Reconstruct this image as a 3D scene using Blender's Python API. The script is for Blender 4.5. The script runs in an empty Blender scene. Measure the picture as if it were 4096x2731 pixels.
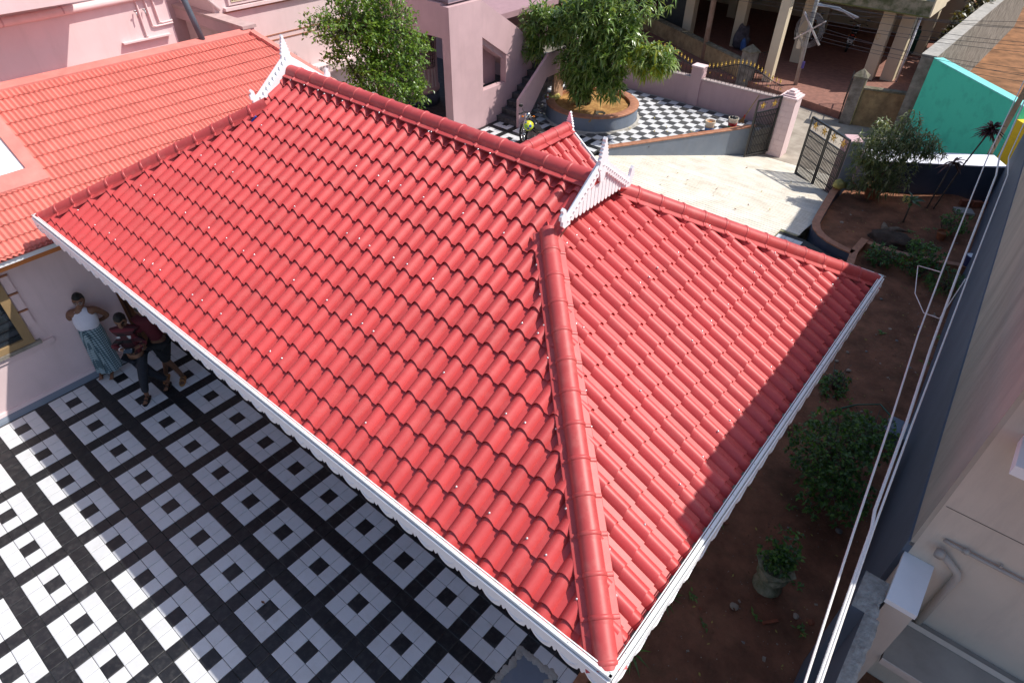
import bpy, bmesh, math, random
from mathutils import Vector, Matrix
random.seed(7)
scene = bpy.context.scene
col = scene.collection
R = math.radians

# ---------------- camera ----------------
CAM = Vector((10.4252328, -0.7930545, 7.5614819))
PITCH, YAW, ROLL, FPX = 0.7014468, -0.6826496, 0.0156186, 2533.626
fw = Vector((math.sin(YAW)*math.cos(PITCH), math.cos(YAW)*math.cos(PITCH), -math.sin(PITCH)))
r0 = Vector((math.cos(YAW), -math.sin(YAW), 0)); u0 = r0.cross(fw)
rt = math.cos(ROLL)*r0 + math.sin(ROLL)*u0; up = -math.sin(ROLL)*r0 + math.cos(ROLL)*u0
cam = bpy.data.cameras.new('camera'); cam.sensor_width = 36; cam.lens = FPX/4096*36
cam.clip_start = .05; cam.clip_end = 600
co = bpy.data.objects.new('camera', cam); col.objects.link(co)
co.matrix_world = Matrix(((rt.x, up.x, -fw.x, CAM.x), (rt.y, up.y, -fw.y, CAM.y), (rt.z, up.z, -fw.z, CAM.z), (0, 0, 0, 1)))
scene.camera = co
def project(p):            # picture position (4096 x 2731) and depth, only used to rank repeats by size
    d = Vector(p)-CAM; z = d.dot(fw)
    return 2048+FPX*d.dot(rt)/z, 1365.5-FPX*d.dot(up)/z, z
# ---------------- sky, sun, exposure ----------------
SUN = Vector((.57, .48, 1)).normalized()
w = bpy.data.worlds.new('World'); scene.world = w; w.use_nodes = True
nt = w.node_tree; bg = nt.nodes['Background']
sky = nt.nodes.new('ShaderNodeTexSky'); sky.sky_type = 'NISHITA'; sky.sun_disc = False
sky.sun_elevation = math.asin(SUN.z); sky.sun_rotation = math.atan2(SUN.x, SUN.y)
sky.air_density = 1.0; sky.dust_density = 1.5
nt.links.new(sky.outputs[0], bg.inputs[0]); bg.inputs[1].default_value = .125
sl = bpy.data.lights.new('sun', 'SUN'); sl.energy = 3.9; sl.angle = R(.53); sl.color = (1, .955, .88)
so = bpy.data.objects.new('sun', sl); col.objects.link(so)
so.rotation_euler = (-SUN).to_track_quat('-Z', 'Y').to_euler(); so.location = (20, 15, 30)
scene.view_settings.view_transform = 'Standard'; scene.view_settings.look = 'None'
scene.view_settings.exposure = .42; scene.view_settings.gamma = 1
scene.render.engine = 'CYCLES'

# ---------------- materials ----------------
MATS = {}
def mat(name, c, rough=.7, spec=.4, var=.12, scale=6., c2=None, bump=0., bscale=40., metal=0., rnd=0., thr=None, world=True, coat=0., dust=None, stretch=None):
    if name in MATS: return MATS[name]
    m = bpy.data.materials.new(name); m.use_nodes = True; MATS[name] = m
    n = m.node_tree.nodes; l = m.node_tree.links; b = n['Principled BSDF']
    b.inputs['Roughness'].default_value = rough; b.inputs['Specular IOR Level'].default_value = spec
    b.inputs['Metallic'].default_value = metal; b.inputs['Coat Weight'].default_value = coat
    if world: geo = n.new('ShaderNodeNewGeometry'); pos = geo.outputs['Position']
    else: tc = n.new('ShaderNodeTexCoord'); pos = tc.outputs['Object']
    no = n.new('ShaderNodeTexNoise'); no.inputs['Scale'].default_value = scale; no.inputs['Detail'].default_value = 6
    no.inputs['Roughness'].default_value = .62
    if stretch:
        mp = n.new('ShaderNodeVectorMath'); mp.operation = 'MULTIPLY'; mp.inputs[1].default_value = stretch; l.new(pos, mp.inputs[0]); l.new(mp.outputs[0], no.inputs['Vector'])
    else: l.new(pos, no.inputs['Vector'])
    ra = n.new('ShaderNodeValToRGB'); l.new(no.outputs['Fac'], ra.inputs[0])
    lo, hi = (.33, .68) if thr is None else thr
    ra.color_ramp.elements[0].position = lo; ra.color_ramp.elements[1].position = hi
    if c2 is None:
        ca = [max(0, x*(1-var)) for x in c]; cb = [min(1, x*(1+var)) for x in c]
    else: ca, cb = c2, c
    ra.color_ramp.elements[0].color = (*ca, 1); ra.color_ramp.elements[1].color = (*cb, 1)
    out = ra.outputs[0]
    if dust:   # (colour, amount, scale, stretch): patches of dust, stain or fading with a shape of their own
        dc_, am, dsc, dst = dust
        dv_ = n.new('ShaderNodeVectorMath'); dv_.operation = 'MULTIPLY'; dv_.inputs[1].default_value = dst; l.new(pos, dv_.inputs[0])
        dn = n.new('ShaderNodeTexNoise'); dn.inputs['Scale'].default_value = dsc; dn.inputs['Detail'].default_value = 8; dn.inputs['Roughness'].default_value = .7; l.new(dv_.outputs[0], dn.inputs['Vector'])
        dr_ = n.new('ShaderNodeMapRange'); dr_.inputs[1].default_value = .5; dr_.inputs[2].default_value = .78; dr_.inputs[4].default_value = am; l.new(dn.outputs['Fac'], dr_.inputs[0])
        mx = n.new('ShaderNodeMix'); mx.data_type = 'RGBA'; l.new(dr_.outputs[0], mx.inputs[0]); l.new(out, mx.inputs[6]); mx.inputs[7].default_value = (*dc_, 1); out = mx.outputs[2]
    if rnd:
        oi = n.new('ShaderNodeObjectInfo'); mr = n.new('ShaderNodeMapRange')
        l.new(oi.outputs['Random'], mr.inputs[0]); mr.inputs[3].default_value = 1-rnd; mr.inputs[4].default_value = 1+rnd
        hs = n.new('ShaderNodeHueSaturation'); l.new(mr.outputs[0], hs.inputs['Value']); l.new(out, hs.inputs['Color']); out = hs.outputs[0]
    l.new(out, b.inputs['Base Color'])
    if bump:
        nb = n.new('ShaderNodeTexNoise'); nb.inputs['Scale'].default_value = bscale; nb.inputs['Detail'].default_value = 5
        l.new(pos, nb.inputs['Vector'])
        bp = n.new('ShaderNodeBump'); bp.inputs['Strength'].default_value = bump; bp.inputs['Distance'].default_value = .02
        l.new(nb.outputs['Fac'], bp.inputs['Height']); l.new(bp.outputs[0], b.inputs['Normal'])
    return m

# ---------------- mesh helpers ----------------
class MB:
    def __init__(s, M=None): s.v = []; s.f = []; s.mi = []; s.M = M; s.cur = 0; s.smooth = False; s.sm = []
    def add(s, vs, fs):
        o = len(s.v)
        for p in vs:
            p = Vector(p); s.v.append(s.M @ p if s.M else p)
        for f in fs: s.f.append([o+i for i in f]); s.mi.append(s.cur); s.sm.append(s.smooth)
        return s
    def box(s, c, d, rz=0, tilt=None):
        c = Vector(c); x, y, z = d[0]/2, d[1]/2, d[2]/2
        A = Matrix.Rotation(rz, 3, 'Z')
        if tilt is not None: A = A @ tilt
        P = [c + A @ Vector((a*x, b*y, e*z)) for e in (-1, 1) for b in (-1, 1) for a in (-1, 1)]
        return s.add(P, [(0, 2, 3, 1), (4, 5, 7, 6), (0, 1, 5, 4), (2, 6, 7, 3), (0, 4, 6, 2), (1, 3, 7, 5)])
    def bb(s, a, b): # box by corners
        return s.box([(a[i]+b[i])/2 for i in range(3)], [abs(b[i]-a[i]) for i in range(3)])
    def bar(s, a, b, wd, ht=None, upv=(0, 0, 1)):
        a = Vector(a); b = Vector(b); d = (b-a).normalized(); ht = wd if ht is None else ht
        u = Vector(upv); sd = d.cross(u)
        if sd.length < 1e-4: sd = d.cross(Vector((1, 0, 0)))
        sd.normalize(); u = sd.cross(d)
        P = []
        for p in (a, b):
            for i, j in ((-1, -1), (1, -1), (1, 1), (-1, 1)): P.append(p+sd*i*wd/2+u*j*ht/2)
        return s.add(P, [(3, 2, 1, 0), (4, 5, 6, 7), (0, 1, 5, 4), (1, 2, 6, 5), (2, 3, 7, 6), (3, 0, 4, 7)])
    def tube(s, pts, r, n=8, cap=True):
        pts = [Vector(p) for p in pts]; rs = r if isinstance(r, (list, tuple)) else [r]*len(pts)
        P = []; F = []; prev = None
        for i, p in enumerate(pts):
            t = (pts[min(i+1, len(pts)-1)]-pts[max(i-1, 0)]).normalized()
            if prev is None:
                a = t.cross(Vector((0, 0, 1)));
                if a.length < .05: a = t.cross(Vector((1, 0, 0)))
            else: a = prev - t*prev.dot(t)
            a.normalize(); prev = a; b = t.cross(a)
            for k in range(n):
                q = 2*math.pi*k/n; P.append(p+(a*math.cos(q)+b*math.sin(q))*rs[i])
        for i in range(len(pts)-1):
            for k in range(n): F.append((i*n+k, i*n+(k+1) % n, (i+1)*n+(k+1) % n, (i+1)*n+k))
        if cap: F.append(tuple(range(n-1, -1, -1))); F.append(tuple(range((len(pts)-1)*n, len(pts)*n)))
        return s.add(P, F)
    def lathe(s, prof, c=(0, 0, 0), n=24, cap=True):
        c = Vector(c); P = []; F = []
        for rr, z in prof:
            for k in range(n):
                q = 2*math.pi*k/n; P.append(c+Vector((rr*math.cos(q), rr*math.sin(q), z)))
        for i in range(len(prof)-1):
            for k in range(n): F.append((i*n+k, i*n+(k+1) % n, (i+1)*n+(k+1) % n, (i+1)*n+k))
        if cap and prof[0][0] > 1e-4: F.append(tuple(range(n-1, -1, -1)))
        if cap and prof[-1][0] > 1e-4: F.append(tuple(range((len(prof)-1)*n, len(prof)*n)))
        return s.add(P, F)
    def prism(s, poly, o, ax, ay, az, th): # polygon (2D) in plane o,ax,ay, extruded along az by th
        o = Vector(o); ax = Vector(ax); ay = Vector(ay); az = Vector(az); n = len(poly)
        P = [o+ax*x+ay*y for x, y in poly]+[o+ax*x+ay*y+az*th for x, y in poly]
        F = [tuple(range(n-1, -1, -1)), tuple(range(n, 2*n))]+[(i, (i+1) % n, n+(i+1) % n, n+i) for i in range(n)]
        return s.add(P, F)
    def sphere(s, c, r, nu=8, nv=6):
        c = Vector(c); r = Vector(r) if not isinstance(r, (int, float)) else Vector((r, r, r)); P = []; F = []
        for j in range(nv+1):
            t = math.pi*j/nv
            for i in range(nu):
                q = 2*math.pi*i/nu; P.append(c+Vector((r.x*math.sin(t)*math.cos(q), r.y*math.sin(t)*math.sin(q), r.z*math.cos(t))))
        for j in range(nv):
            for i in range(nu): F.append((j*nu+i, (j+1)*nu+i, (j+1)*nu+(i+1) % nu, j*nu+(i+1) % nu))
        return s.add(P, F)
    def mesh(s, name, m):
        me = bpy.data.meshes.new(name); me.from_pydata([tuple(p) for p in s.v], [], s.f)
        for x in (m if isinstance(m, (list, tuple)) else [m]): me.materials.append(x)
        me.polygons.foreach_set('material_index', s.mi); me.polygons.foreach_set('use_smooth', s.sm)
        me.update(); return me
    def build(s, name, m, parent=None, fix=False):
        me = s.mesh(name, m)
        if fix:
            b = bmesh.new(); b.from_mesh(me); bmesh.ops.recalc_face_normals(b, faces=b.faces); b.to_mesh(me); b.free()
        return link(name, me, parent)
def link(name, me, parent=None, M=None):
    o = bpy.data.objects.new(name, me); col.objects.link(o)
    if M is not None: o.matrix_basis = M
    if parent is not None:
        o.parent = parent; l = parent
        inv = Matrix.Identity(4)
        if parent.type == 'EMPTY': inv = Matrix.Translation(-parent.location)
        elif parent.get('_off'): inv = Matrix.Identity(4)
        o.matrix_parent_inverse = inv
    return o
def thing(name, label, cat, loc, group=None):
    o = bpy.data.objects.new(name, None); col.objects.link(o); o.location = loc; o.empty_display_size = .2
    return tag(o, label, cat, group)
def tag(o, label, cat=None, group=None):
    o['label'] = label
    if cat: o['category'] = cat
    if group: o['group'] = group
    return o
def struct(o): o['kind'] = 'structure'; return o
def stuff(o): o['kind'] = 'stuff'; return o
def rx(a): return random.uniform(-a, a)
def lerp(a, b, t): return a+(b-a)*t
def bevel(o, wd=.01, seg=2):
    b = o.modifiers.new('bevel', 'BEVEL'); b.width = wd; b.segments = seg; b.limit_method = 'ANGLE'; b.angle_limit = R(40); return o

# colours
red = mat('red_coated_metal', (.52, .054, .054), rough=.5, spec=.6, var=.10, scale=2.2, rnd=.06, bump=.06, bscale=9, dust=((.60, .18, .16), .3, 5, (1, 1, 2)))
redcap = mat('red_ridge_metal', (.46, .056, .056), rough=.5, spec=.55, var=.10, scale=2.5, bump=.06, bscale=6, rnd=.05, dust=((.58, .2, .17), .4, 7, (1, 1, 1)))
clay = mat('pale_red_tile', (.64, .185, .150), rough=.65, spec=.3, var=.08, scale=3.5, rnd=.07, dust=((.55, .20, .16), .5, 3, (1, 1, 1)))
redpaint = mat('faded_red_paint', (.58, .20, .17), rough=.75, var=.14, scale=4)
white = mat('white_paint', (.86, .86, .88), rough=.5, var=.02, scale=5)
gutterw = mat('white_metal_gutter', (.78, .80, .80), rough=.35, var=.05, scale=8)
grime = mat('grimy_gutter_inside', (.20, .22, .17), rough=.9, var=.4, scale=9)
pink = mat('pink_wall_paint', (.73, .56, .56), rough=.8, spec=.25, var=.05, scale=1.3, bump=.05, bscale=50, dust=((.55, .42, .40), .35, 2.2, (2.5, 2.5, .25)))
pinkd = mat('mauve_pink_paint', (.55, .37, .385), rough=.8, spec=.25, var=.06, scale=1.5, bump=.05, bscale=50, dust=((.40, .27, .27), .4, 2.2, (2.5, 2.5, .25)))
bluegrey = mat('blue_grey_paint', (.165, .195, .245), rough=.6, var=.10, scale=2, dust=((.26, .26, .26), .4, 3, (1, 1, .4)))
navy = mat('dark_blue_grey_paint', (.068, .085, .125), rough=.6, var=.12, scale=1.8)
terra = mat('terracotta_coping', (.36, .155, .085), rough=.55, var=.25, scale=7, bump=.1)
soilm = mat('red_soil', (.33, .15, .09), rough=.95, spec=.1, c2=(.13, .062, .04), scale=2.3, bump=.9, bscale=26, thr=(.3, .7), dust=((.10, .075, .045), .5, 3.1, (1, 1, 1)))
soilo = mat('orange_dirt', (.33, .165, .085), rough=.95, spec=.1, c2=(.15, .08, .045), scale=1.6, bump=.5, bscale=15)
conc = mat('old_concrete', (.30, .27, .235), rough=.9, spec=.2, c2=(.12, .105, .085), scale=3.5, bump=.4, bscale=30)
concl = mat('pale_concrete', (.36, .34, .31), rough=.9, spec=.2, var=.2, scale=6, bump=.4, bscale=40)
beige = mat('beige_plaster', (.62, .545, .465), rough=.85, spec=.2, var=.06, scale=.9, bump=.12, bscale=35, dust=((.40, .36, .32), .5, 1.6, (2.5, 2.5, .35)))
cream = mat('cream_plaster', (.64, .54, .39), rough=.85, spec=.2, var=.06, scale=1.2)
blackm = mat('black_iron', (.012, .012, .014), rough=.35, spec=.5, var=.1)
gold = mat('gold_paint', (.62, .38, .06), rough=.4, spec=.5, var=.15, metal=.3)
black = mat('black_plastic', (.01, .01, .011), rough=.35, var=.1)
steel = mat('galvanised_steel', (.45, .46, .47), rough=.35, metal=.8, var=.1)
wood = mat('brown_wood', (.14, .055, .022), rough=.5, var=.3, scale=4)
frame_w = mat('tan_window_frame', (.30, .20, .10), rough=.5, var=.12, scale=5)
glass = mat('dark_window_glass', (.02, .025, .03), rough=.05, spec=.9, var=.1)
orange = mat('orange_fascia_paint', (.60, .20, .055), rough=.6, var=.1, scale=3)
# ================= ground, courtyard, driveway, patio =================
def slab(name, poly, z0, z1, m):
    b = MB(); b.prism(poly, (0, 0, z0), (1, 0, 0), (0, 1, 0), (0, 0, 1), z1-z0)
    return struct(b.build(name, m, fix=True))
struct(MB().add([(-250, -250, -1), (250, -250, -1), (250, 250, -1), (-250, 250, -1)], [(0, 1, 2, 3)]).build('ground', soilo))
grout = mat('dark_grout', (.045, .045, .047), rough=.9, var=.3, scale=9)
court = slab('courtyard_floor', [(-.16, -9), (9.3, -9), (9.14, 2), (8.72, 12.9), (7.6, 13.35), (7.0, 13.35), (7.0, 11.0), (1.3, 11.0), (1.2, 14.9), (-5, 14.9), (-5, 7.0), (-.16, 7.0)], -.5, -.013, grout)
tw = mat('white_floor_tile', (.62, .63, .65), rough=.42, spec=.45, var=.04, scale=2.3, rnd=.06, bump=.04, bscale=30, dust=((.45, .42, .37), .4, 6, (1, 1, 1)))
tb = mat('black_floor_tile', (.012, .013, .016), rough=.42, spec=.5, c2=(.03, .03, .031), scale=11, rnd=.25, thr=(.28, .52), bump=.08, bscale=40, dust=((.13, .13, .125), .35, 13, (1, 1, 1)))
def tile_mesh(name, sx, sy, m, h=.014, ch=.008):
    a, b = sx/2-.003, sy/2-.003; c, d = a-ch, b-ch
    return MB().add([(-a, -b, -h), (a, -b, -h), (a, b, -h), (-a, b, -h), (-a, -b, -.004), (a, -b, -.004), (a, b, -.004), (-a, b, -.004), (-c, -d, 0), (c, -d, 0), (c, d, 0), (-c, d, 0)],
        [(8, 9, 10, 11)]+[(4+i, 4+(i+1) % 4, 8+(i+1) % 4, 8+i) for i in range(4)]+[(i, (i+1) % 4, 4+(i+1) % 4, 4+i) for i in range(4)]).mesh(name, m)
SX, SY = .195, .1915
ROOFPX = []  # silhouette of the carport roof in the picture, to rank only floor tiles that show
def inpoly(x, y, P):
    c = False; n = len(P)
    for i in range(n):
        (x1, y1), (x2, y2) = P[i], P[(i+1) % n]
        if (y1 > y) != (y2 > y) and x < (x2-x1)*(y-y1)/(y2-y1)+x1: c = not c
    return c
ROOFPX = [project(p)[:2] for p in ((9.85, .99, 3.1), (.48, 1, 3.1), (2.6, 4.06, 4.9), (7.45, 4.06, 4.9), (9.83, 7.1, 3.2))]
def ranked(items, limit=300):
    """items: (area, centre, payload). Split into the ones that show largest and the rest."""
    sc = []
    for area, c, pay in items:
        x, y, z = project(c); s = area/(z*z) if z > .5 and -60 < x < 4156 and -60 < y < 2791 else 0
        if s and c[2] < 2 and inpoly(x, y, ROOFPX): s = 0
        sc.append((s, c, pay))
    sc.sort(key=lambda t: -t[0])
    big = [t for t in sc[:limit] if t[0] > 0]
    return big, [t for t in sc if t not in big] if len(sc) < 2000 else sc[len(big):]
def lay_tiles(parent, items, meshes, stuffname, mats):
    big, rest = ranked(items)
    for s, c, k in big: link('floor_tile', meshes[k], parent, Matrix.Translation(Vector(c)+Vector((0, 0, rx(.0012)))) @ Matrix.Rotation(rx(.006), 4, 'Z'))
    b = MB()
    for s, c, k in rest:
        b.cur = k; me = meshes[k]
        b.add([v.co+Vector(c) for v in me.vertices], [tuple(p.vertices) for p in me.polygons])
    if rest: stuff(b.build(stuffname, mats, parent))
items = []
def court_in(x, y):
    if y < 2: return x < 9.12 and x > -.05
    if y < 7.0: return -.05 < x < 9.1-(y-2)*.04
    if y < 11.0: return -5 < x < 9.1-(y-2)*.04
    if y < 13.2 and x > 7.05: return x < min(9.1-(y-2)*.04, 8.7 if y < 12.8 else 7.7)
    return -5 < x < 1.15
for a in range(-26, 47):
    for b in range(-36, 78):
        x, y = (a+.5)*SX, (b+.5)*SY
        if not court_in(x, y): continue
        if (x+.5)**2+(y-16.5)**2 < 1.5**2: continue
        if 8.43 < x < 8.93 and 1.38 < y < 1.95: continue
        k = 1 if (a % 4 == 3 or b % 4 == 3 or (a % 4 == 1 and b % 4 == 1)) else 0
        items.append((SX*SY, (x, y, 0), k))
mw = tile_mesh('white_tile', SX, SY, tw); mk = tile_mesh('black_tile', SX, SY, tb)
lay_tiles(court, items, [mw, mk], 'far_floor_tiles', [tw, tb])
# cement patch near the corner post
cp = thing('cement_patch', 'blue-grey square patch with rough cement edges in the tiled floor', 'patch', (8.68, 1.66, 0))
MB().box((8.68, 1.66, -.006), (.40, .46, .012)).build('painted_square', bluegrey, cp)
b = MB(); random.seed(3)
for i in range(60):
    t = i/60*4; k = int(t); f = t-k
    px, py = [(-.5+f, -.5), (.5, -.5+f), (.5-f, .5), (-.5, .5-f)][k]
    b.smooth = True; b.sphere((8.68+px*.46+rx(.02), 1.66+py*.53+rx(.02), -.004), (.045+rx(.012), .045+rx(.012), .012), 8, 5)
b.build('cement_edge', concl, cp)
# edging strip of the floor towards the garden
ke = MB(); ke.prism([(9.14, -9), (9.26, -9), (9.24, 2), (8.84, 12.9), (8.72, 12.9), (9.12, 2)], (0, 0, -.4), (1, 0, 0), (0, 1, 0), (0, 0, 1), .42)
tag(ke.build('floor_edging', terra, fix=True), 'terracotta edging between the tiled floor and the red soil, under the gutter', 'edging')
# ---- garden soil: uneven sheet ----
def soil_sheet(name, x0, x1, y0, y1, z, step, m, inside):
    b = MB(); b.smooth = True; nx = int((x1-x0)/step)+1; ny = int((y1-y0)/step)+1; idx = {}
    vs = []; fs = []
    from mathutils import noise
    for j in range(ny):
        for i in range(nx):
            x, y = x0+i*step, y0+j*step
            idx[i, j] = len(vs); h = noise.noise(Vector((x*1.1, y*1.1, 0)))*.05+noise.noise(Vector((x*4, y*4, 3)))*.018+noise.noise(Vector((x*11, y*11, 5)))*.008
            vs.append((x, y, z+h))
    for j in range(ny-1):
        for i in range(nx-1):
            if inside(x0+(i+.5)*step, y0+(j+.5)*step): fs.append((idx[i, j], idx[i+1, j], idx[i+1, j+1], idx[i, j+1]))
    b.add(vs, fs); return struct(b.build(name, m))
def in_soil(x, y):
    if y < 13: return x > 9.1-(max(y, 2)-2)*.04
    if y < 14.1: return x > 8.6-(y-13)*.9 and x > 7.6
    return x > 7.45
soil_sheet('garden_soil', 7.2, 11.5, -3, 18.4, -.10, .06, soilm, in_soil)
# ---- driveway of narrow strips ----
def zr(y): return -max(0., min(y, 19.1)-13.8)*.16
drv = slab('driveway', [(1.3, 11), (7.0, 11), (7.0, 13.4), (7.5, 13.4), (7.5, 19.1), (4.3, 19.2), (3.9, 18.6), (1.4, 14.3)], -1, -.99, concl)
drym = mat('cream_driveway_concrete', (.74, .69, .60), rough=.85, spec=.2, c2=(.60, .54, .44), scale=2.2, bump=.2, bscale=25, rnd=.05, thr=(.28, .55))
moss = mat('mossy_driveway_concrete', (.42, .38, .28), rough=.9, spec=.2, c2=(.16, .17, .07), scale=2.6, bump=.2, bscale=25, rnd=.06, thr=(.35, .6))
y = 11.02
while y < 19.15:
    wd = .098; x0 = 1.32 if y < 14.1 else 1.44+(y-14.31)*.5845
    x1 = 7.42 if y > 13.4 else 6.98
    P = []
    za, zb = zr(y)-.002+rx(.0015), zr(y+wd)-.002+rx(.0015); g = .007
    b = MB()
    b.add([(x0, y+g, za), (x1, y+g, za), (x1, y+wd-g, zb), (x0, y+wd-g, zb), (x0, y, za-.02), (x1, y, za-.02), (x1, y+wd, zb-.02), (x0, y+wd, zb-.02)],
          [(0, 1, 2, 3), (4, 5, 1, 0), (5, 6, 2, 1), (6, 7, 3, 2), (7, 4, 0, 3)])
    b.build('paving_strip', drym, drv); y += wd
b = MB()
for i in range(41): b.add([(1.32, 11+i*.2, zr(11+i*.2)-.021), (7.0+.4*(i > 11), 11+i*.2, zr(11+i*.2)-.021), (7.0+.4*(i > 11), 11.2+i*.2, zr(11.2+i*.2)-.021), (1.32, 11.2+i*.2, zr(11.2+i*.2)-.021)], [(0, 1, 2, 3)])
b.build('paving_bed', moss, drv)
# apron and street beyond the gate
roadm = mat('street_concrete', (.44, .385, .32), rough=.9, spec=.2, c2=(.26, .22, .18), scale=1.7, bump=.25, bscale=25)
slab('street', [(-14, 19.0), (7.6, 19.0), (7.6, 17.4), (16, 23.5), (16, 30), (11, 24.9), (-14, 24.9)], -.99, -.86, roadm)
# ---- patio ----
pat = slab('patio_floor', [(-5, 14.9), (1.2, 14.9), (1.25, 14.4), (1.34, 14.37), (3.84, 18.63), (4.2, 19.2), (4.3, 19.5), (-5, 19.5)], -.99, -.011, concl)
tw2 = mat('white_patio_tile', (.60, .60, .61), rough=.5, var=.06, scale=3, rnd=.06)
tb2 = mat('dark_patio_tile', (.045, .045, .048), rough=.5, c2=(.09, .088, .085), scale=9, rnd=.2)
mw2 = tile_mesh('white_patio_tile', .275, .275, tw2); mk2 = tile_mesh('dark_patio_tile', .275, .275, tb2)
items = []
for i in range(-12, 17):
    for j in range(0, 17):
        x, y = (i+.5)*.275, 15.0+(j+.5)*.275
        if y > 19.45 or x > 1.33+(y-14.31)*.5845-.06 or x > 4.2: continue
        if (x+.5)**2+(y-16.5)**2 < 1.52**2: continue
        items.append((.075, (x, y, 0), (i+j) % 2))
lay_tiles(pat, items, [mw2, mk2], 'far_patio_tiles', [tw2, tb2])
# ================= carport roof =================
random.seed(11)
SLP = .565; CA = 1/math.hypot(1, SLP); SA = SLP*CA
XA, XB, YA, YC, ZE = 9.795, .538, 1.05, 7.065, 3.10
YM = (YA+YC)/2; ZR = ZE+SLP*(YM-YA)
PIT, DS, STEP = .1833, .243, .026
roof = thing('carport_roof', 'red metal tiled hip roof of the carport with white gables and scalloped gutter boards', 'roof', (5.2, 4.06, 0))
def wave(t): # t in 0..1 over one pitch : rounded hump then flat pan
    if t < .70: return .051*math.sin(math.pi*t/.70)**.80
    return .0
TS = [0, .03, .08, .16, .25, .35, .45, .54, .62, .67, .70, 1.0]
def metal_tile(L, ov=.012, flip=False):
    P = []; F = []
    n = len(TS)
    for v, zz in ((.03, -.003), (0, STEP), (L+ov+.03, 0.)):
        for t in TS:
            hz = wave(t)+zz; P.append((t*PIT, v+SLP*(wave(t)+(0 if v > .1 else STEP)), hz))
    for r in range(2):
        for i in range(n-1): F.append((r*n+i, r*n+i+1, (r+1)*n+i+1, (r+1)*n+i))
    return P, F
def slope_mat(o, u, upv):
    n = Vector(u).cross(Vector(upv)); u = Vector(u); upv = Vector(upv)
    return Matrix(((u.x, upv.x, n.x, o[0]), (u.y, upv.y, n.y, o[1]), (u.z, upv.z, n.z, o[2]), (0, 0, 0, 1)))
def mk_tile_mesh(name, P, F, m):
    me = bpy.data.meshes.new(name); me.from_pydata(P, [], F); me.materials.append(m)
    for i, p in enumerate(me.polygons): p.use_smooth = True
    n = len(TS)
    me.update(); 
    # crisp riser edge and pan crease
    bm = bmesh.new(); bm.from_mesh(me)
    for e in bm.edges:
        a, c = e.verts
        if len(e.link_faces) == 2 and e.calc_face_angle(0) > R(38): e.smooth = False
    bm.to_mesh(me); bm.free(); return me
def collect(items, O, u, upv, ulen, vlen, s0, planes, pit, ds, full):
    for r in range(-1, int(vlen/ds)+2):
        s = s0+r*ds
        for c in range(-1, int(ulen/pit)+2):
            o = Vector(O)+Vector(u)*(c*pit)+Vector(upv)*s
            Mx = slope_mat(o, u, upv)
            corners = [Mx @ Vector((a, b, 0)) for a in (0, pit) for b in (0, ds)]
            cut = []; out = False
            for (pp, nn) in planes(Mx @ Vector((pit/2, ds/2, 0))):
                dd = [(k-Vector(pp)).dot(Vector(nn)) for k in corners]
                if min(dd) >= -.004: out = True
                elif max(dd) > 1e-4: cut.append((pp, nn))
            if not out: items.append((pit*ds, tuple(Mx @ Vector((pit/2, ds/2, .02))), (Mx, cut, full)))
def place_tiles(parent, items, limit, prefix, m, hidden=(), smooth=True):
    big, rest = ranked(items, limit)
    rest = rest+[(0, c, p) for a, c, p in hidden]
    def clipped(full, Mx, cut):
        bm = bmesh.new(); bm.from_mesh(full); inv = Mx.inverted()
        for pp, nn in cut:
            bmesh.ops.bisect_plane(bm, geom=bm.verts[:]+bm.edges[:]+bm.faces[:], plane_co=inv @ Vector(pp), plane_no=(inv.to_3x3() @ Vector(nn)).normalized(), clear_outer=True)
        return bm
    for s, c, (Mx, cut, full) in big:
        if cut:
            bm = clipped(full, Mx, cut)
            if not bm.faces: bm.free(); continue
            me = bpy.data.meshes.new(prefix+'_cut'); bm.to_mesh(me); bm.free(); me.materials.append(m)
        else: me = full
        link(prefix, me, parent, Mx @ Matrix.Rotation(rx(.004), 4, 'X'))
    if rest:
        V = []; F = []; sharp = set()
        for s, c, (Mx, cut, full) in rest:
            o = len(V)
            if not cut:
                V += [tuple(Mx @ v.co) for v in full.vertices]; F += [[o+i for i in p.vertices] for p in full.polygons]
            else:
                bm = clipped(full, Mx, cut); bm.verts.index_update()
                V += [tuple(Mx @ v.co) for v in bm.verts]; F += [[o+v.index for v in f.verts] for f in bm.faces]; bm.free()
        me = bpy.data.meshes.new(prefix+'_field'); me.from_pydata(V, [], F); me.materials.append(m)
        me.polygons.foreach_set('use_smooth', [smooth]*len(F))
        if smooth: me.set_sharp_from_angle(angle=R(38))
        me.update(); stuff(link(prefix+'_field', me, parent))
gen = metal_tile(DS)
XG, XGL, LK = 7.50, 2.62, 1.15   # gable planes; LK: the end slope by the house is steeper
ZG = ZE+SLP*(XA-XG)
full = mk_tile_mesh('metal_tile', gen[0], gen[1], red)
def pl_front(c):
    P = [((0, YA-.02, 0), (0, -1, 0)), ((0, YM, 0), (0, 1, 0))]
    P.append(((XA, YA, 0), (1, 1, 0)) if c.y < YA+XA-XG+.02 else ((XG, 0, 0), (1, 0, 0)))
    P.append(((XB, YA, 0), (-LK, 1, 0)) if c.y < YA+LK*(XGL-XB)+.02 else ((XGL, 0, 0), (-1, 0, 0)))
    return P
def pl_back(c):
    P = [((0, YC+.02, 0), (0, 1, 0)), ((0, YM, 0), (0, -1, 0))]
    P.append(((XA, YC, 0), (1, -1, 0)) if c.y > YC-XA+XG-.02 else ((XG, 0, 0), (1, 0, 0)))
    P.append(((XB, YC, 0), (-LK, -1, 0)) if c.y > YC-LK*(XGL-XB)-.02 else ((XGL, 0, 0), (-1, 0, 0)))
    return P
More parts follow.
